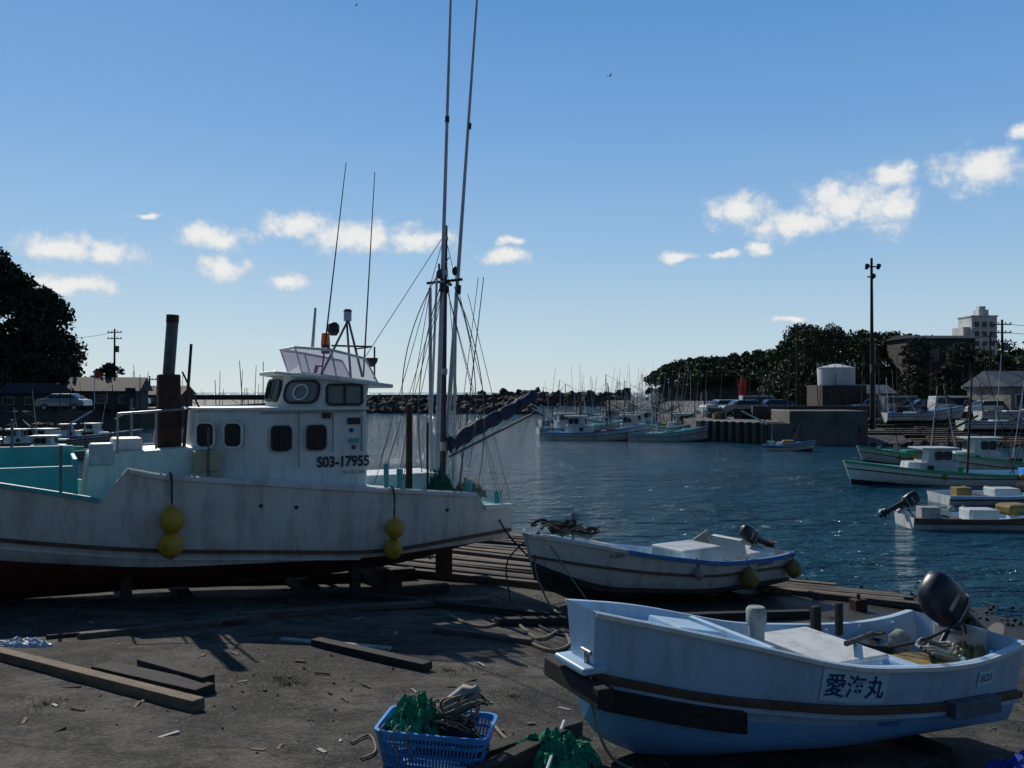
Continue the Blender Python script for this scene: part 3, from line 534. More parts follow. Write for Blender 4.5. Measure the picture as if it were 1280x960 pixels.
# ------------------------------------------------------------------ generic moored vessels
def vessel(name,x,y,rot,L,B,Hh,trim,cabin=True,masts=1,hullm=None,ms=1.,z=0.,cs=1.,cpos=.36,bot=None):
    hullm=hullm or mWhite3
    g=G(name,(x,y,z),rot); hb=B/2
    h=Hull(L,hb=[(0,hb*.85),(L*.4,hb),(L*.75,hb*.75),(L*.92,hb*.35),(L,.06)],hc=[(0,hb*.75),(L*.5,hb*.8),(L*.8,hb*.4),(L,.02)],
      zk=[(0,-.3),(L*.85,-.25),(L,.0)],zc=[(0,-.02),(L*.7,0),(L,.2)],zs=[(0,Hh*.75),(L*.35,Hh*.7),(L*.7,Hh),(L,Hh*1.5)],zd=[(0,Hh*.4),(L*.6,Hh*.4),(L*.62,Hh*.75),(L,Hh*1.3)],rake=.35,pw=.6,sm=L*.1)
    h.build(g,[bot or mBlackP,hullm,trim,mPale,mPale],n=22,rows=4)
    h.rail(g,'gunwale',lambda q:h.f('zs',q)-.05,.04,.1,trim,n=20); h.rail(g,'rub_rail',[(0,Hh*.4),(L*.6,Hh*.45),(L,Hh)],.03,.05,mBrown,n=20)
    zd=Hh*.4
    if cabin:
        cx=L*cpos; cl=L*.2*cs; cw=B*.27; ch=1.35*cs
        g.prism('cabin',[(cx-cl,cw),(cx+cl*.6,cw),(cx+cl,cw*.6),(cx+cl,-cw*.6),(cx+cl*.6,-cw),(cx-cl,-cw)],zd,[(cx-cl,cw),(cx+cl*.5,cw),(cx+cl*.85,cw*.6),(cx+cl*.85,-cw*.6),(cx+cl*.5,-cw),(cx-cl,-cw)],zd+ch*.75,mWhite3)
        g.prism('wheelhouse',[(cx-cl*.8,cw*.95),(cx+cl*.2,cw*.95),(cx+cl*.35,cw*.5),(cx+cl*.35,-cw*.5),(cx+cl*.2,-cw*.95),(cx-cl*.8,-cw*.95)],zd+ch*.75,[(cx-cl*.8,cw*.9),(cx+cl*.1,cw*.9),(cx+cl*.25,cw*.5),(cx+cl*.25,-cw*.5),(cx+cl*.1,-cw*.9),(cx-cl*.8,-cw*.9)],zd+ch*1.35,mWhite3)
        g.box('roof',(cx-cl*.3,0,zd+ch*1.39),(cl*1.5,cw*2.15,.06),mWhite3)
        for sg in(1,-1):
            for q in(-.6,-.25): g.window('window',(cx+cl*q,sg*cw*.945,zd+ch*1.06),(-sg,0,0),VZ,cl*.26,ch*.34,off=.012)
            g.window('port',(cx+cl*.1,sg*cw*1.0,zd+ch*.48),(-sg,0,0),VZ,cl*.2,ch*.2,off=.012)
        g.window('windscreen',(cx+cl*.3,0,zd+ch*1.05),(0,1,0),VZ,cw*.8,ch*.34,off=.03)
        g.box('deck_box',(L*.68,0,Hh*.95),(L*.1,B*.35,.25),random.choice([mTeal,mWoodD,mNet]))
    else:
        g.box('engine_box',(L*.35,0,zd+.15),(L*.14,B*.4,.34),mWhite3,bevel=.03); g.box('bow_hatch',(L*.75,0,Hh*1.05),(L*.12,B*.3,.12),trim,bevel=.02)
        g.box('fish_hold',(L*.56,0,zd+.08),(L*.1,B*.5,.22),random.choice([mPale,mTeal,mOlive]))
        g.box('thwart',(L*.2,0,Hh*.68),(.2,B*.85,.05),mWood)
    segs=[];rig=[]
    for k in range(masts):
        mx=L*(.06+.4*k*random.uniform(.6,1)); mh=ms*random.uniform(3.4,5.6); ln=random.uniform(-.3,.3)
        segs.append(((mx,0,zd),(mx+ln,0,mh),.05,.03)); rig+= [((mx+ln,0,mh),(L*.95,0,Hh*1.4),.01,.01),((mx+ln,0,mh),(0,hb*.7,Hh*.8),.01,.01),((mx+ln,0,mh*.8),(mx+1,-hb*.8,Hh*.8),.01,.01)]
        if k==0: segs+= [((mx,0,1.6),(mx-1.6,0,2.4),.07,.05)]
    for k in range(masts*2):
        ax=L*random.uniform(.05,.75); ah=ms*random.uniform(3.2,6.8); segs.append(((ax,random.uniform(-.4,.4)*B,zd),(ax+random.uniform(-.8,.8),random.uniform(-.5,.5)*B,ah),.022,.01))
    if segs:
        h1=segs[::2]; h2=segs[1::2]
        g.cyls('masts_and_poles',h1,random.choice([mRust,mWoodD,mAlu]),6); g.cyls('poles',h2,random.choice([mAlu,mWoodD]),6); g.cyls('rigging',rig,mRopeD,4)
    for k in range(3): q=L*random.uniform(.1,.7); g.ball('float_%d'%k,(q,h.side(q,.3)+.1,.35),.1,random.choice([mYel,mOlive,mSkin]),1.1,8)
    g.box('crates',(L*.12,random.uniform(-.3,.3),zd+.2),(.5,.4,.3),random.choice([mTeal,mBasket,mOlive,mSkin])); g.box('gear_pile',(L*.52,.1,zd+.3),(.7,.6,.3),random.choice([mNet,mWoodD,mOlive]),rz=.3,bevel=.08)
    return g
specs=[(683,67,R(350),7.2),(752,70,R(352),7),(785,65.5,R(357),5.8),(672,75,R(8),7.5),(735,76,R(168),7.5),(800,73,R(175),6.5),(690,84,R(5),8),(745,82,R(172),8),(800,82,R(190),7),(835,76,R(20),6),
 (675,95,R(10),8),(712,91,R(170),8),(775,92,R(10),8),(830,88,R(175),7),(695,106,R(0),9),(745,104,R(185),8),(795,104,R(5),8),(765,120,R(10),9),(720,118,R(8),9)]
for i,(px,d,rt,Lq) in enumerate(specs):
    x=W(px,d)
    if math.cos(rt)<0: x+=Lq*.85
    vessel('moored_fishing_boat',x,d,rt,Lq,2.2,.8,random.choice([mGreenT,mTeal,mBlueTrim,mSkin,mWhite3]),i%4!=2,2+(i%2),ms=.92,cs=.78,bot=random.choice([mRed,mBlackP,mBlackP]))
vessel('moored_fishing_boat',W(1068,34.7)+7.9,34.9,R(181),7.9,2.1,.62,mGreenT,True,2,ms=.9,cs=.62,cpos=.64,hullm=mWhite2)
vessel('moored_fishing_boat',W(1175,38)+7,38.5,R(178),7.,2.1,.75,mGreenT,True,2,ms=.85,cs=.7,cpos=.75)
vessel('moored_skiff',W(1120,23.8)+.2,23.8,R(-3),5.6,1.6,.42,mBrown,False,0)
outboard((W(1120,23.8)+.15,23.8,.45),R(-3),R(58),.85)
vessel('moored_skiff',W(1178,28.5),28.8,R(2),6,1.7,.42,mPale,False,0)
vessel('moored_skiff',W(1190,43)+1,45,R(182),4.5,1.9,.6,mGreenT,False,1,ms=.8)
vessel('moored_skiff',W(955,55.5),55.5,R(-30),2.8,1.4,.45,mBlueTrim,False,1,ms=.5)
for px,d,rt,Lq in((-10,47,R(12),8),(95,56,R(165),7),(-30,56,R(0),8),(40,64,R(20),7),(150,66,R(170),7)): vessel('moored_fishing_boat',W(px,d),d,rt,Lq,2.0,.55,random.choice([mTeal,mBlueTrim,mBrown]),True,1,hullm=mSkin,ms=.75,cs=.55)
for px,d,Lq in((215,100,7),(250,115,8),(300,130,9)): vessel('moored_fishing_boat',W(px,d),d,R(15),Lq,2.2,.8,mTeal,True,1,hullm=mSkin,ms=.8,cs=.7)
# ------------------------------------------------------------------ land masses
def slab(name,pts,z0,z1,mat):
    n=len(pts); V=[(x,y,z0) for x,y in pts]+[(x,y,z1) for x,y in pts]
    return mkmesh(name,V,[(i,(i+1)%n,n+(i+1)%n,n+i) for i in range(n)]+[tuple(range(n,2*n))],mat)
slab('quay_right',[(13.7,66),(17.5,61),(23.5,60.2),(23.5,71),(60,71),(400,71),(400,400),(34,400),(20,150),(14.5,90)],-3,1.45,mConc)
slab('quay_left',[(-40,73),(-34.5,95),(-36,150),(-70,400),(-500,400),(-500,69),(-75,69)],-3,2.0,mConcD)
g=G('harbour_wall',(0,0,0)); 
g.box('wall_face',(21.8,63.2,1.0),(5.4,4.4,2.6),mConc,bevel=.05); g.box('parapet',(24,70.2,2.0),(10,.5,1.0),mConcD); g.box('lower_step',(18.3,62.4,.9),(1.6,2,1.1),mConc)
g.cyls('quay_tyres',[((19.6+i*1.3,60.95,1.0),(19.6+i*1.3,60.75,1.0),.35,.35) for i in range(4)],mTyre,14)
for i in range(9): g.box('pier_fender_%d'%i,(14.1+i*.42,65.45-i*.56,.7),(.25,.25,1.6),mWoodD,rz=.9)
mkmesh('boat_ramp',[(23.6,56.5,-.6),(60,56.5,-.6),(60,71,1.5),(23.6,71,1.5),(23.6,56.5,-3),(60,56.5,-3),(60,71,-3),(23.6,71,-3)],[(0,1,2,3),(0,4,5,1),(0,3,7,4)],mConcD)
g=G('ramp_timbers'); 
for i in range(15):
    y=58.0+i*.75; z=-.6+2.1*(y-56.5)/14.5+.1; g.box('timber_%d'%i,(34+random.uniform(-2.5,2.5),y,z),(random.uniform(9,18),.25,.2),random.choice([mWood,mWoodD,mWoodL]),rz=random.uniform(-.08,.08),rx=.14)
for px,y,L_ in((1200,65,7.5),(1222,69.3,7),(1105,68.5,5.5)):
    vessel('hauled_fishing_boat',W(px,y),y,R(-6),L_,2.0,.75,random.choice([mBlueTrim,mTeal]),False,1,z=.95+(y-65)*.14,ms=.6)
def rocks(name,fn,n,smin,smax,mat):
    V=[];F=[]
    base=[(math.sin(math.acos(1-2*(i+.5)/14))*math.cos(2.4*i),math.sin(math.acos(1-2*(i+.5)/14))*math.sin(2.4*i),1-2*(i+.5)/14) for i in range(14)]
    bm=bmesh.new()
    for p in base: bm.verts.new(p)
    bmesh.ops.convex_hull(bm,input=bm.verts[:]); bm.verts.index_update(); tv=[v.co.copy() for v in bm.verts]; tf=[tuple(v.index for v in f.verts) for f in bm.faces]; bm.free()
    for k in range(n):
        c=Vector(fn()); s=random.uniform(smin,smax); q=Matrix.Rotation(random.uniform(0,6),3,(random.random(),random.random(),random.random()+.1)); sc=Vector((random.uniform(.6,1.4),random.uniform(.6,1.4),random.uniform(.45,1)))
        o=len(V)
        for v in tv: V.append(c+q@(Vector((v.x*sc.x,v.y*sc.y,v.z*sc.z))*s*random.uniform(.75,1.2)))
        F+= [tuple(o+i for i in f) for f in tf]
    return mkmesh(name,V,F,mat)
def bw(x0,x1,y0,y1,h,w):
    def f():
        t=random.random(); u=random.uniform(-1,1); return (x0+(x1-x0)*t+random.uniform(-1,1),y0+(y1-y0)*t+u*w,(1-abs(u)**1.3)*h*random.uniform(.5,1)-.2)
    return f
rocks('rock_breakwater',bw(-26,3,158,150,2.5,7),900,.5,1.2,mRock)
rocks('rock_breakwater',bw(-10,30,240,236,3.8,8),300,.8,1.6,mRock)
rocks('shore_rocks',bw(-74,-38,68,72,1.2,2.5),220,.4,.9,mRock)
rocks('shore_rocks',bw(14,34,92,200,1.4,2),200,.5,1.2,mRock)
rocks('shore_rocks',bw(24,40,58.5,57,.3,.8),130,.15,.4,mRock)
slab('seawall',[(-75,185),(-22,176),(-22,179),(-75,190)],-3,3.0,mRock)
slab('seawall',[(-24,162),(-2,160),(-2,162),(-24,164)],-3,3.1,mRock)
# ------------------------------------------------------------------ foliage
def leaves(name,C,Rd,per,size,mat):
    C=np.array(C);Rd=np.array(Rd); n=len(C)*per
    idx=np.repeat(np.arange(len(C)),per)
    d=RNG.normal(size=(n,3)); d/=np.linalg.norm(d,axis=1)[:,None]; d[:,2]=np.where(d[:,2]<-.3,-d[:,2],d[:,2])
    p=C[idx]+d*(Rd[idx]*RNG.uniform(.55,1.2,n))[:,None]*np.array([1,1,.85])
    a=RNG.normal(size=(n,3)); a/=np.linalg.norm(a,axis=1)[:,None]; b_=np.cross(a,RNG.normal(size=(n,3))); b_/=np.linalg.norm(b_,axis=1)[:,None]
    s=size*RNG.uniform(.5,1.3,n)[:,None]
    Q=np.stack([p-a*s,p-b_*s*.55,p+a*s,p+b_*s*.55],1).reshape(-1,3)
    me=bpy.data.meshes.new(name); me.vertices.add(4*n); me.vertices.foreach_set('co',Q.ravel()); me.loops.add(4*n); me.loops.foreach_set('vertex_index',np.arange(4*n)); me.polygons.add(n)
    me.polygons.foreach_set('loop_start',np.arange(0,4*n,4)); me.polygons.foreach_set('loop_total',np.full(n,4)); me.materials.append(mat); me.update(calc_edges=True); me.validate()
    return link(bpy.data.objects.new(name,me))
def ridge(tag,prof,y0,dep,ncl,rad,per,size,mat,base=1.,lower=1.5,core=mHill,zmin=1.5,skew=0.,cfrac=.72):
    X=[p[0] for p in prof];Z=[p[1] for p in prof]; V=[];F=[]; nx=60; ny=8; xx=np.linspace(X[0],X[-1],nx)
    for j in range(ny):
        t=j/(ny-1)
        for x in xx:
            h=max(base,(np.interp(x,X,Z)-lower-rad)*cfrac)*(min(1,.35+2.2*t) if t<.5 else 1.0); 
            if j==0: h=base-.5
            V.append((x+skew*t*dep+mnoise.noise(Vector((x*.3,t*9,1)))*rad*.5,y0+dep*t+mnoise.noise(Vector((x*.2,h*.3,5)))*1.5,h+mnoise.noise(Vector((x*.25,t*5,0)))*.8*(j>0)))
    for j in range(ny-1):
        for i in range(nx-1): F.append((j*nx+i,j*nx+i+1,(j+1)*nx+i+1,(j+1)*nx+i))
    mkmesh('hill_'+tag,V,F,core,smooth=True,ang=60)
    C=[];Rd=[]
    for k in range(ncl):
        x=random.uniform(X[0],X[-1]); h=np.interp(x,X,Z); r=rad*random.uniform(.5,1.2)
        t=random.random()**.75; z=zmin+(h-lower-zmin)*t+random.uniform(-.3,.8); 
        C.append((x+skew*t*dep*.5,y0-rad*.6+dep*.5*t+random.uniform(-1,2),z)); Rd.append(min(r,max(.6,h-z)))
    for k in range(int(ncl*.35)):
        x=random.uniform(X[0],X[-1]); h=np.interp(x,X,Z); r=rad*random.uniform(.35,1.0); t=random.uniform(.4,.7); C.append((x+skew*t*dep,y0+dep*t,h*(y0+dep*t)/(y0+dep*.4)-r*.8+random.uniform(-.6,.9))); Rd.append(r)
    leaves('trees_'+tag,C,Rd,per,size,mat)
ridge('left',[(-75,24),(-60,21),(-49,17.6),(-46.8,14.6),(-44.5,13.5),(-42.6,11.6),(-41.8,8),(-41.3,4)],84,16,520,1.7,120,.28,mFol,skew=-.55)
ridge('right',[(34.6,3.5),(36,8),(37.5,11.4),(39,12.8),(41,12.6),(43,11.8),(46,11.6),(50,11.6),(54,11.6),(58,10.8),(63,9.6),(72,8.6),(110,9)],120,26,560,1.9,90,.32,mFol2,skew=.3)
ridge('headland',[(33.6,2),(34.3,8),(38,10.5),(43,11.6),(52,12),(60,13.4),(66,14),(80,14)],222,30,330,2.2,70,.5,mFol2,zmin=5,core=mCliff,lower=1,skew=.2,cfrac=.8)
ridge('far_right',[(75,9),(90,15),(105,17),(140,16),(200,14)],205,40,160,3,60,.7,mFol2)
def tree(x,y,z,h,cr,mat,dens=150):
    g=G('broadleaf_tree',(x,y,z)); segs=[((0,0,0),(.1,0,h*.4),.2,.14),((.1,0,h*.4),(0,.1,h*.85),.14,.04)]; C=[];Rd=[]
    for k in range(20):
        a_=k*2.4+random.uniform(-.3,.3); f_=k/19; zz=h*(.3+.62*f_); rr=cr*math.sin(math.pi*(.22+.7*f_))*random.uniform(.35,1.0); p=(rr*math.cos(a_),rr*math.sin(a_),zz)
        segs.append(((.05,0,max(h*.2,zz-.7)),p,.06,.015)); C.append(p); Rd.append(cr*random.uniform(.2,.42))
    g.cyls('trunk_and_limbs',segs,mWoodD,6); o=leaves('crown',C,Rd,dens,.17,mat); o.parent=g.e
for x,y,z,h,cr in((38,112,5,6.6,2.4),(40.8,113,5.5,6.4,2.6),(45,113,4,6.4,2.2),(52,114,5,5.6,2.4),(57.5,113,4,5.8,2.2),(62,112,3,5.4,2.3),(34.5,100,1.45,4.2,2.0),(-39.2,86,2,4.2,1.6),(49,99,1.45,5.2,2.2),(44.5,98,1.45,4.8,2.0)): tree(x,y,z,h,cr,random.choice([mFol,mFol2]))
# ------------------------------------------------------------------ buildings
def house(name,x,y,z,w,d,h,rh,wall,roof,rot=0,win=3,storeys=1,gable_x=True):
    g=G(name,(x,y,z),rot); g.box('walls',(0,0,h/2),(w,d,h),wall,bevel=.02)
    e=.4; V=[(-w/2-e,-d/2-e,h),(w/2+e,-d/2-e,h),(w/2+e,d/2+e,h),(-w/2-e,d/2+e,h)]
    if gable_x: V+= [(-w/2-e,0,h+rh),(w/2+e,0,h+rh)]; F=[(0,1,5,4),(2,3,4,5),(0,4,3),(1,2,5),(0,3,2,1)]
    else: V+= [(0,-d/2-e,h+rh),(0,d/2+e,h+rh)]; F=[(0,4,5,3),(1,2,5,4),(0,1,4),(2,3,5),(0,3,2,1)]
    g.mesh('roof',V,F,roof)
    for s in range(storeys):
        for i in range(win):
            g.window('window_%d_%d'%(s,i),(-w/2+w*(i+.5)/win,-d/2,h*(s+.55)/storeys),(1,0,0),VZ,w/win*.5,h/storeys*.4,rad=.02,fw=.06,off=.03,fr=mAlu if wall is not mWallD else mSkin)
    g.box('door',(w*.42,-d/2-.03,1.0),(.9,.06,2),mFrame); return g
house('harbour_shed',43.6,74,1.45,8,6,2.6,1.3,mWallG,mRoofB,R(4),5)
house('wooden_house',-38.2,84,2,6,5,1.7,1.3,mWallD,mRoof,R(10),3,gable_x=True)
house('wooden_house',-42.6,79,2,4,4,1.5,.9,mWallD,mRoof,R(-5),2)
house('wooden_house',-38.6,99,2,4.4,4,1.3,1.0,mWallD,mRoof,R(0),2)
house('warehouse',58.5,124,1.5,9,7,9.4,.6,mWallD,mRoof,0,4,2)
house('fish_shed',36,92,1.45,5,5,2.0,.9,mWallG,mRoofB,0,2)
g=G('hotel_tower',(104,198,11))
g.box('tower_block',(0,0,4.6),(5.6,6,9.2),mWallW,bevel=.05); g.box('side_wing',(-2.9,.4,3),(2.6,5,8),mWallW); g.box('penthouse',(.8,0,10),(2.2,2.4,1.8),mWallW); g.box('roof_slab',(0,0,9.35),(6,6.4,.25),mWallW); g.box('tank_room',(.8,0,11.3),(1.4,1.4,.8),mWallW)
for s in range(4):
    for i in range(3): g.window('window_%d_%d'%(s,i),(-1.7+1.7*i,-3,1.2+2.1*s),(1,0,0),VZ,.9,1.0,rad=.02,fw=.06,off=.04)
    g.box('balcony_%d'%s,(0,-3.3,.5+2.1*s),(5.2,.6,.1),mWallW)
g=G('storage_tank',(W(1045,86),86,1.45))
g.box('plinth_building',(0,0,1.4),(4.2,4.4,2.8),mWallD,bevel=.04); g.cyls('tank_shell',[((0,0,2.8),(0,0,4.5),1.75,1.75)],mWallW,32); g.cyls('tank_roof',[((0,0,4.5),(0,0,4.85),1.8,.3)],mWallW,32)
g.cyls('tank_rail',[((1.78*math.cos(a_),1.78*math.sin(a_),4.5),(1.78*math.cos(a_),1.78*math.sin(a_),5.0),.03,.03) for a_ in np.linspace(0,6.28,17)],mSteel,5)
g.window('plinth_window',(-1,-2.2,1.5),(1,0,0),VZ,1.0,.8,rad=.02)
g=G('red_harbour_beacon',(W(928,92),92,1.45)); g.loft('tower',[(0,0,0,.5,.5),(0,0,.5,.42,.42),(0,0,2.6,.34,.34),(0,0,2.8,.45,.45),(0,0,2.9,.45,.45)],mRedP,14,2); g.loft('lantern',[(0,0,2.9,.2,.2),(0,0,3.5,.2,.2),(0,0,3.9,.03,.03)],mRedP,12,2); g.cyls('gallery_rail',[((.42*math.cos(a_),.42*math.sin(a_),2.9),(.42*math.cos(a_),.42*math.sin(a_),3.3),.03,.03) for a_ in np.linspace(0,6,9)],mRedP,5)
def upole(x,y,z,h,arms=2,lamp=False,nm='utility_pole'):
    g=G(nm,(x,y,z)); segs=[((0,0,0),(0,0,h),.15,.09)]
    for k in range(arms): segs.append(((-.8,0,h-.4-.7*k),(.8,0,h-.4-.7*k),.05,.05))
    g.cyls('pole',segs,mWoodD if not lamp else mRust,8)
    g.cyls('insulators',[((q,0,h-.36-.7*k),(q,0,h-.2-.7*k),.05,.05) for k in range(arms) for q in(-.7,-.3,.3,.7)],mAlu,6)
    if arms>1: g.cyls('transformer',[((.3,0,h-2.6),(.3,0,h-1.9),.2,.2)],mWallG,10)
    return g
upole(W(997,78),78,1.45,8.2,1); upole(W(1253,74),74,1.45,8.2,3); upole(W(1238,96),96,1.45,8.6,2); upole(W(143,98),98,2,8.6,2); upole(W(187,100),100,2,3.4,1); upole(W(957,110),110,1.45,5,1)
g=G('light_mast',(W(1090,61.5),61.5,1.0)); g.cyls('mast',[((0,0,0),(0,0,11.9),.16,.09),((-.35,0,11.3),(.35,0,11.3),.05,.05),((-.3,0,10.6),(.3,0,10.6),.05,.05)],mRust,8)
g.cyls('floodlights',[((-.4,-.1,11.15),(-.4,-.3,11.4),.12,.16),((.4,-.1,11.15),(.4,-.3,11.4),.12,.16),((0,-.1,10.5),(0,-.3,10.7),.14,.18)],mBlk,8)
g.box('junction_box',(0,-.2,4.2),(.35,.25,.6),mBlk); g.cyls('side_pipe',[((.2,0,0),(.2,0,6),.04,.04)],mSteel,6)
def sag(nm,a,b,s,r=.018):
    g=G(nm); a=Vector(a);b=Vector(b); g.tube('wire',[a.lerp(b,t)-Vector((0,0,4*s*t*(1-t))) for t in np.linspace(0,1,7)],r,mRopeD,4)
p1=(W(997,78),78,9.3);p2=(W(1253,74),74,9.3);p3=(W(1238,96),96,9.7)
for k in range(2):
    sag('overhead_wire',(p1[0],p1[1],p1[2]-.7*k),(p3[0],p3[1],p3[2]-.7*k),1.0,.02)
    sag('overhead_wire',(p2[0],p2[1],p2[2]-.7*k),(p2[0]+25,p2[1]-8,p2[2]-.7*k-.4),.8,.02)
sag('overhead_wire',(W(1253,74),74,8),(p3[0],p3[1],8.6),.3,.02)
sag('overhead_wire',(W(143,98),98,10.2),(W(-60,85),85,10),1.,.02)
def car(x,y,z,rot,mat,van=False):
    g=G('parked_van' if van else 'parked_car',(x,y,z),rot)
    pr=[(-2.1,.35),(-2.1,.85),(-1.9,1.0),(-1.2,1.05),(-.75,1.45),(.9,1.47),(1.6,1.02),(2.05,.9),(2.1,.4)] if not van else [(-1.8,.35),(-1.8,1.1),(-1.7,1.8),(1.2,1.82),(1.65,1.1),(1.8,.9),(1.8,.35)]
    n=len(pr);V=[];F=[]
    for sy in(-1,1):
        for px_,pz in pr: V.append((px_,sy*(.82 if pz<1.06 else .66 if not van else .74),pz))
    F=[tuple(range(n)),tuple(range(2*n-1,n-1,-1))]+[(i,(i+1)%n,n+(i+1)%n,n+i) for i in range(n)]
    g.mesh('body',V,F,mat,bevel=.06)
    for sy in(-1,1):
        if not van: q=[(-1.05,1.08),(-.7,1.4),(.85,1.41),(1.4,1.08)]
        else: q=[(-1.6,1.15),(-1.55,1.65),(1.1,1.66),(1.4,1.15)]
        f_=lambda pz:(.835-(pz-1.06)*.36 if not van else .83-(pz-1.1)*.09)+.015
        g.mesh('side_glass',[(a_,sy*f_(b_),b_) for a_,b_ in q],[(0,1,2,3)],mGlass)
    if not van: g.mesh('windscreen',[(1.6,-.72,1.07),(1.6,.72,1.07),(1.0,.6,1.44),(1.0,-.6,1.44)],[(0,1,2,3)],mGlass); g.mesh('rear_glass',[(-1.24,-.7,1.1),(-1.24,.7,1.1),(-.85,.6,1.42),(-.85,-.6,1.42)],[(0,1,2,3)],mGlass)
    else: g.mesh('windscreen',[(1.69,-.7,1.1),(1.69,.7,1.1),(1.27,.66,1.74),(1.27,-.66,1.74)],[(0,1,2,3)],mGlass)
    g.cyls('wheels',[((wx,sy*.7,.31),(wx,sy*.86,.31),.31,.31) for wx in(-1.25,1.3) for sy in(-1,1)],mTyre,16)
    g.cyls('hubs',[((wx,sy*.86,.31),(wx,sy*.875,.31),.17,.17) for wx in(-1.25,1.3) for sy in(-1,1)],mSteel,12)
for px,d,m_,v_,rt in((905,80,mCarW,False,.2),(930,78,mCarS,False,.1),(948,84,mCarS,True,0),(968,82,mCarB,False,.1),(1190,76,mCarW,True,0),(1212,75.5,mCarS,False,.1),(1236,72.5,mCarW,False,0),(1160,78,mCarB,False,3.1),(1125,80,mCarS,True,0),(1090,82,mCarS,False,0)):
    car(W(px,d),d,1.45,rt,m_,v_)
for px,d,m_ in((80,76,mCarS),(160,92,mCarW)): car(W(px,d),d,2,0,m_)
g=G('quay_clutter')
for k in range(60):
    px=random.uniform(880,1230); d=random.uniform(68,78); x=W(px,d)
    if d<71.5 and x>23: continue
    s_=random.uniform(.3,.9); g.box('crate_%d'%k,(x,d,1.45+s_/2),(s_*1.4,s_,s_),random.choice([mTeal,mBasket,mWoodD,mWood,mWhite3,mOlive,mWoodD,mWoodD]),rz=random.random())
g=G('quay_poles'); g.cyls('poles',[((W(px,d),d,1),(W(px,d)+random.uniform(-.3,.3),d,h_),.045,.03) for px,d,h_ in [(random.uniform(880,1250),random.uniform(64,85),random.uniform(3.5,7)) for _ in range(30)]],mRust,5)
g=G('left_shore_poles'); g.cyls('poles',[((W(px,d),d,0),(W(px,d)+random.uniform(-.6,.6),d,h_),.05,.03) for px,d,h_ in [(random.uniform(0,330),random.uniform(64,110),random.uniform(3.5,6.5)) for _ in range(22)]],mWoodD,5)
g=G('red_flag',(W(118,80),80,2)); g.cyls('staff',[((0,0,0),(0,0,3.6),.04,.03)],mAlu); g.mesh('cloth',[(0,0,3.6),(.4,.05,3.5),(.75,-.05,3.3),(.7,0,2.9),(.35,.05,3.0),(0,0,2.9)],[(0,1,4,5),(1,2,3,4)],mRedP)
# ------------------------------------------------------------------ slipway timbers
g=G('slipway_timbers')
for i in range(24):
    y=15.4+i*.32; x=-1.0+i*.02+random.uniform(-.6,.8); Lq=random.uniform(3.2,5.8); z=gz(x,y)+.07
    g.box('timber_%d'%i,(x,y,z),(Lq,random.uniform(.12,.2),.13),random.choice([mWood,mWoodL,mWood,mWoodD]),rz=-.42+random.uniform(-.06,.06),ry=random.uniform(0,.03))
for i in range(10):
    y=14.9+i*.22; x=6.1-i*.2+random.uniform(-.3,.3); z=max(gz(x,y),-.02)+.06
    g.box('timber_r%d'%i,(x,y,z),(random.uniform(1.6,3.0),.14,.1),random.choice([mWood,mWoodD,mWoodL]),rz=-.5+random.uniform(-.1,.1))
def timber(nm,a,b,w,h,mat,up=0):
    a=survey(*a);b=survey(*b); d=b-a; o=G(nm,(a+b)/2+Vector((0,0,h/2+up)),math.atan2(d.y,d.x),(0,-math.atan2(d.z,math.hypot(d.x,d.y))))
    o.box('beam',(0,0,0),(d.length,w,h),mat,bevel=.008); return o
timber('timber_beam',(-40,812),(250,888),.11,.09,mWoodL)
timber('dark_plank',(128,838),(258,868),.2,.07,mWoodD); timber('dark_plank',(180,838),(262,862),.12,.12,mWoodD)
timber('thin_board',(352,800),(488,812),.1,.03,mSkin)
timber('timber_beam',(395,806),(535,838),.13,.08,mWoodD); timber('timber_beam',(545,790),(665,805),.1,.07,mWood)
timber('timber_beam',(585,960),(720,915),.12,.1,mWoodD); timber('timber_beam',(560,1010),(700,935),.1,.14,mWoodD)
timber('timber_beam',(300,772),(610,752),.2,.07,mWood)
timber('timber_beam',(420,745),(700,775),.15,.1,mWoodD)
timber('timber_beam',(100,800),(330,775),.1,.08,mWood)
timber('timber_beam',(620,782),(1010,770),.14,.1,mWoodD)
g=G('mooring_rope'); 
g.tube('strand',[survey(px,py)+Vector((0,0,.02)) for px,py in((560,770),(600,785),(640,778),(672,800),(700,790),(712,806),(690,815),(665,806))],.02,mRope)
g.tube('strand_b',[survey(px,py)+Vector((0,0,.02)) for px,py in((600,760),(650,772),(690,792),(720,800),(705,822))],.016,mRopeD)
g.tube('strand_c',[survey(px,py)+Vector((0,0,.015)) for px,py in((615,905),(640,930),(665,922),(655,948),(690,940),(735,950),(740,972))],.012,mRope)
g.tube('strand_d',[survey(px,py)+Vector((0,0,.015)) for px,py in((440,930),(462,920),(470,940),(452,950))],.008,mRope)
g=G('rubber_hose'); g.tube('hose',[survey(px,py)+Vector((0,0,.03)) for px,py in((60,800),(130,793),(220,783),(300,780),(312,770))],.03,mWoodD)
crumple('plastic_sheet',survey(28,808),.32,.14,.1,mPlast,3.3,30)
crumple('green_fishing_net',survey(690,955)+Vector((0,.05,0)),.3,.24,.2,mNet,5.1,44)
crumple('blue_tarpaulin',Vector((3.4,5.95,gz(3.4,5.95))),.4,.3,.3,M('tarp_blue',(.02,.06,.4),.5,.2,5),8.2,30)
g=G('gravel_stones')
def gf():
    while True:
        x=random.uniform(-7,6);y=random.uniform(4.5,15)
        if gz(x,y)>.1: return (x,y,gz(x,y)+.002)
o=rocks('stones',gf,1100,.004,.017,mConc); o.parent=g.e
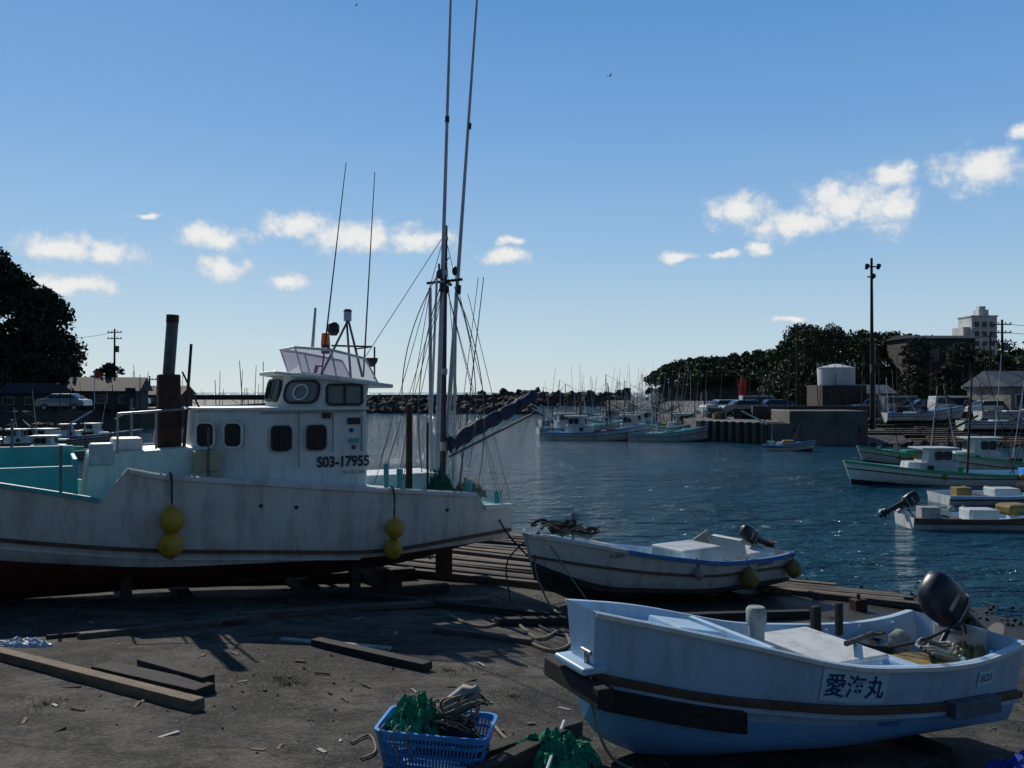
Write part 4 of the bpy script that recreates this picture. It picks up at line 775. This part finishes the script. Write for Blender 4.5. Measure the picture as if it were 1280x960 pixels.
o=rocks('shingle',lambda:(lambda x:(x,max(4,(2.0-.0805*x)/.0913+random.uniform(-1.6,.2)),gz(x,max(4,(2.0-.0805*x)/.0913-.6))+random.uniform(-.02,.02)))(random.uniform(.5,14)),700,.015,.05,mRock); o.parent=g.e
g=G('wood_debris')
for k in range(60):
    c_=survey(random.uniform(20,720),random.uniform(770,940)); g.box('splinter_%d'%k,(c_.x,c_.y,c_.z+.008),(random.uniform(.03,.16),random.uniform(.01,.03),.012),random.choice([mWood,mWoodL,mWoodD,mSkin]),rz=random.uniform(0,3),bevel=0)
g=G('brown_block',survey(1072,762),.3); g.box('block',(0,0,.09),(.22,.18,.18),mRust); g.cyls('bolt',[((0,0,.18),(0,0,.26),.03,.03)],mRust)
g=G('dry_weeds'); V=[];F=[]
for k in range(900):
    c_=survey(*random.choice([(350,848),(360,855),(60,880),(640,870),(1040,772),(560,838)])); r_=abs(random.gauss(0,.16)); a_=random.uniform(0,6.28); x=c_.x+r_*math.cos(a_);y=c_.y+r_*math.sin(a_);z=gz(x,y); h_=random.uniform(.01,.04); dx=random.uniform(-.04,.04);dy=random.uniform(-.04,.04); o_=len(V)
    V+= [(x,y,z),(x+.005,y,z),(x+dx,y+dy,z+h_)]; F.append((o_,o_+1,o_+2))
g.mesh('blades',V,F,M('dry_grass',(.12,.1,.04),.9,.4,9))
# ------------------------------------------------------------------ basket
bp_=survey(545,962); g=G('plastic_basket',bp_,R(-8),(0,R(2)))
wb,db,hb_=.27,.17,.3
def ring(z,e): 
    k=1+.22*z/hb_; pts=[]
    w,d=wb*k+e,db*k+e; r=.06
    for cx,cy,a0 in((w-r,d-r,0),(-w+r,d-r,90),(-w+r,-d+r,180),(w-r,-d+r,270)):
        for q in range(4): a_=R(a0+q*30); pts.append((cx+r*math.cos(a_),cy+r*math.sin(a_),z))
    return pts
def band(nm,z0,z1,t=.006):
    A=ring(z0,0);B=ring(z1,0);C_=ring(z1,t);D=ring(z0,t); n=16; V=A+B+C_+D
    g.mesh(nm,V,[(k*n+i,k*n+(i+1)%n,((k+1)%4)*n+(i+1)%n,((k+1)%4)*n+i) for k in range(4) for i in range(n)],mBasket)
band('rim',hb_-.035,hb_,.018); band('band_mid',.15,.17); band('band_low',.08,.1); band('band_up',.215,.235); band('base_band',0,.045)
g.mesh('base',ring(.01,0),[tuple(range(16))],mBasket)
segs=[]
for sx in range(-13,14):
    for sy in(-1,1): x=sx/13*.9*wb; segs.append(((x,sy*(db+.003),.02),(x*1.22,sy*(db*1.22+.003),hb_-.01),.006,.006))
for sy in range(-7,8):
    for sx in(-1,1): y=sy/7*.85*db; segs.append(((sx*(wb+.003),y,.02),(sx*(wb*1.22+.003),y*1.22,hb_-.01),.006,.006))
g.cyls('slats',segs,mBasket,5)
o=crumple('net_in_basket',(-.12,0,.2),.2,.18,.28,mNet,9.4,44); o.parent=g.e
o=crumple('net_fill',(.08,0,.16),.22,.18,.18,mRopeD,6.4,30); o.parent=g.e
for k in range(16): g.tube('rope_loop_%d'%k,[(.07+.14*math.cos(t_+k)*random.uniform(.7,1.2)+.006*k,.13*math.sin(t_+k*.7)*random.uniform(.7,1.1),.3+.009*k+.03*math.sin(2*t_+k)) for t_ in np.linspace(0,5.8,8)],.007,mRope if k%3 else mRopeD)
g.T=Matrix.Translation((.1,.1,.38))@Matrix.Rotation(R(50),4,'Y'); g.loft('white_bottle',[(0,0,-.12,.03,.03),(0,0,-.11,.07,.05),(0,0,.1,.075,.055),(0,0,.14,.03,.03),(0,0,.17,.025,.025)],mSkin); g.T=Matrix()
for k,q in enumerate((-.28,-.2,-.12)): g.tube('hanging_twine_%d'%k,[(q,-.18,.33),(q-.02,-.225,.28),(q+.02,-.235,.15),(q-.03*k,-.25,.03)],.006,mRope)
g=G('white_pole'); a_=survey(672,1000)+Vector((0,0,.03)); b_=survey(705,925)+Vector((0,0,.14)); g.cyls('rod',[(a_,b_,.012,.012)],mPlast)
for x,y,z in((W(763,60),60,CAMZ+396/1108*60),(W(445,80),80,CAMZ+485/1108*80)):
    g=G('bird',(x,y,z),.5); g.T=Matrix.Scale(.7,4); g.loft('body',[(0,0,-.02,.12,.03),(0,0,.02,.14,.04),(0,0,.05,.08,.02)],mBlk,10,2); g.mesh('wings',[(.05,0,.02),(-.08,0,.02),(-.12,.28,.14),(.02,.3,.16),(-.1,.55,.06),(-.12,-.28,.14),(.02,-.3,.16),(-.1,-.55,.06)],[(0,1,2,3),(3,2,4),(0,1,5,6),(6,5,7)],mBlk)
# ------------------------------------------------------------------ world
SAZ,SEL=-27,34
w=bpy.data.worlds.new("World"); scene.world=w; w.use_nodes=True
nt=w.node_tree;N=nt.nodes;Lk=nt.links; N.clear()
outw=N.new('ShaderNodeOutputWorld'); bg=N.new('ShaderNodeBackground')
sky=N.new('ShaderNodeTexSky'); sky.sky_type='NISHITA'; sky.sun_disc=False; sky.sun_elevation=R(SEL); sky.sun_rotation=R(SAZ); sky.air_density=1.0; sky.dust_density=.3; sky.ozone_density=2.5
Lk.new(sky.outputs[0],bg.inputs[0])
tc=N.new('ShaderNodeTexCoord'); sp=N.new('ShaderNodeSeparateXYZ'); Lk.new(tc.outputs['Generated'],sp.inputs[0])
def ma(op,a,b_=None,c_=None):
    m=N.new('ShaderNodeMath'); m.operation=op
    for i,v in enumerate((a,b_,c_)):
        if v is None: continue
        if isinstance(v,(int,float)): m.inputs[i].default_value=v
        else: Lk.new(v,m.inputs[i])
    return m.outputs[0]
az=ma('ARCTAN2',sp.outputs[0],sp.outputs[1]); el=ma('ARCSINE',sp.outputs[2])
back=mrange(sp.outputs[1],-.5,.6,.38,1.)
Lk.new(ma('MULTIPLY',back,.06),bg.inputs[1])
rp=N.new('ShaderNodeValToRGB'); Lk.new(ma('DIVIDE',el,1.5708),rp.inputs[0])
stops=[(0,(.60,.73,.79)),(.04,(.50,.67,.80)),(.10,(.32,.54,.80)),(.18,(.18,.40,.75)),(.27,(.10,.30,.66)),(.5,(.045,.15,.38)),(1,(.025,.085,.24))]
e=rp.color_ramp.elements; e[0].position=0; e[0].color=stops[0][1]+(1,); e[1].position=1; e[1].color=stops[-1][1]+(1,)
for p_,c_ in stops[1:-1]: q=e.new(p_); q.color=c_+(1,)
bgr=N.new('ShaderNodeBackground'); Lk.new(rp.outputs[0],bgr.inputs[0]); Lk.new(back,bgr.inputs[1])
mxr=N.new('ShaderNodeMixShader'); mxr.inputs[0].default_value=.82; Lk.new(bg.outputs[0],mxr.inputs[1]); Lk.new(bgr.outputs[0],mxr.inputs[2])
cb=N.new('ShaderNodeCombineXYZ'); Lk.new(az,cb.inputs[0]); Lk.new(el,cb.inputs[1])
n1=N.new('ShaderNodeTexNoise'); n1.inputs['Scale'].default_value=26; n1.inputs['Detail'].default_value=3; Lk.new(cb.outputs[0],n1.inputs['Vector'])
v1=N.new('ShaderNodeVectorMath'); v1.operation='SUBTRACT'; v1.inputs[1].default_value=(.5,.5,.5); Lk.new(n1.outputs['Color'],v1.inputs[0])
v2=N.new('ShaderNodeVectorMath'); v2.operation='MULTIPLY_ADD'; v2.inputs[1].default_value=(.045,.022,0); Lk.new(v1.outputs[0],v2.inputs[0]); Lk.new(cb.outputs[0],v2.inputs[2])
blobs=[(75,308,52,16),(130,316,58,18),(92,355,55,14),(275,335,40,15),(265,294,50,15),(370,283,44,17),(440,295,62,16),(520,298,50,14),(360,353,27,11),(632,322,32,10),(637,302,18,6),
(925,262,36,19),(985,276,57,20),(1060,252,66,27),(1112,262,36,26),(1118,218,32,15),(1225,212,58,25),(848,323,22,7),(900,320,24,5),(945,311,18,9),(1278,166,22,8),(990,400,28,4),(182,267,18,4)]
cur=None
for px,py,bw_,bh in blobs:
    A=math.atan((px-640)/1108); E=math.atan((490-py)/1108*math.cos(A))
    s1=N.new('ShaderNodeVectorMath'); s1.operation='SUBTRACT'; s1.inputs[1].default_value=(A,E,0); Lk.new(v2.outputs[0],s1.inputs[0])
    s2=N.new('ShaderNodeVectorMath'); s2.operation='MULTIPLY'; s2.inputs[1].default_value=(1108/(bw_*1.35*math.cos(A)**2),1108/(bh*1.4*math.cos(A)),0); Lk.new(s1.outputs[0],s2.inputs[0])
    s3=N.new('ShaderNodeVectorMath'); s3.operation='LENGTH'; Lk.new(s2.outputs[0],s3.inputs[0])
    q=ma('SUBTRACT',1.0,s3.outputs['Value']); cur=q if cur is None else ma('MAXIMUM',cur,q)
n2=N.new('ShaderNodeTexNoise'); n2.inputs['Scale'].default_value=42; n2.inputs['Detail'].default_value=7; n2.inputs['Roughness'].default_value=.64; Lk.new(cb.outputs[0],n2.inputs['Vector'])
dn=ma('ADD',cur,ma('MULTIPLY',ma('SUBTRACT',n2.outputs[0],.5),1.8))
mr=N.new('ShaderNodeMapRange'); mr.interpolation_type='SMOOTHSTEP'; mr.inputs[1].default_value=-.02; mr.inputs[2].default_value=.72; mr.inputs[4].default_value=.95; Lk.new(dn,mr.inputs[0])
bg2=N.new('ShaderNodeBackground'); bg2.inputs[1].default_value=.86
cr=N.new('ShaderNodeMix'); cr.data_type='RGBA'; cr.inputs[6].default_value=(.58,.7,.82,1); cr.inputs[7].default_value=(1,1,.98,1)
mr2=N.new('ShaderNodeMapRange'); mr2.inputs[1].default_value=.1; mr2.inputs[2].default_value=.8; Lk.new(dn,mr2.inputs[0]); Lk.new(mr2.outputs[0],cr.inputs[0]); Lk.new(cr.outputs[2],bg2.inputs[0])
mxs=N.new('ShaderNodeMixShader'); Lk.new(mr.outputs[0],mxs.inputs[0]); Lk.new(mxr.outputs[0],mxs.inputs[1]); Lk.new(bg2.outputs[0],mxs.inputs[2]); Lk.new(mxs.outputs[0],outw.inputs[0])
sd=Vector((math.sin(R(SAZ))*math.cos(R(SEL)),math.cos(R(SAZ))*math.cos(R(SEL)),math.sin(R(SEL))))
li=bpy.data.lights.new('sun','SUN'); li.energy=3.4; li.angle=R(.5); li.color=(1,.95,.86); so=link(bpy.data.objects.new('sun',li)); so.rotation_euler=(-sd).to_track_quat('-Z','Y').to_euler(); so.location=(0,0,30)
cam=bpy.data.cameras.new('camera'); co=link(bpy.data.objects.new('camera',cam)); co.location=(0,0,CAMZ); co.rotation_euler=(R(90)+math.atan(10/1108),0,0)
cam.sensor_width=36; cam.lens=36*1108/1280; cam.clip_end=20000; cam.clip_start=.1; scene.camera=co
scene.view_settings.view_transform='Standard'; scene.view_settings.look='None'; scene.view_settings.exposure=0
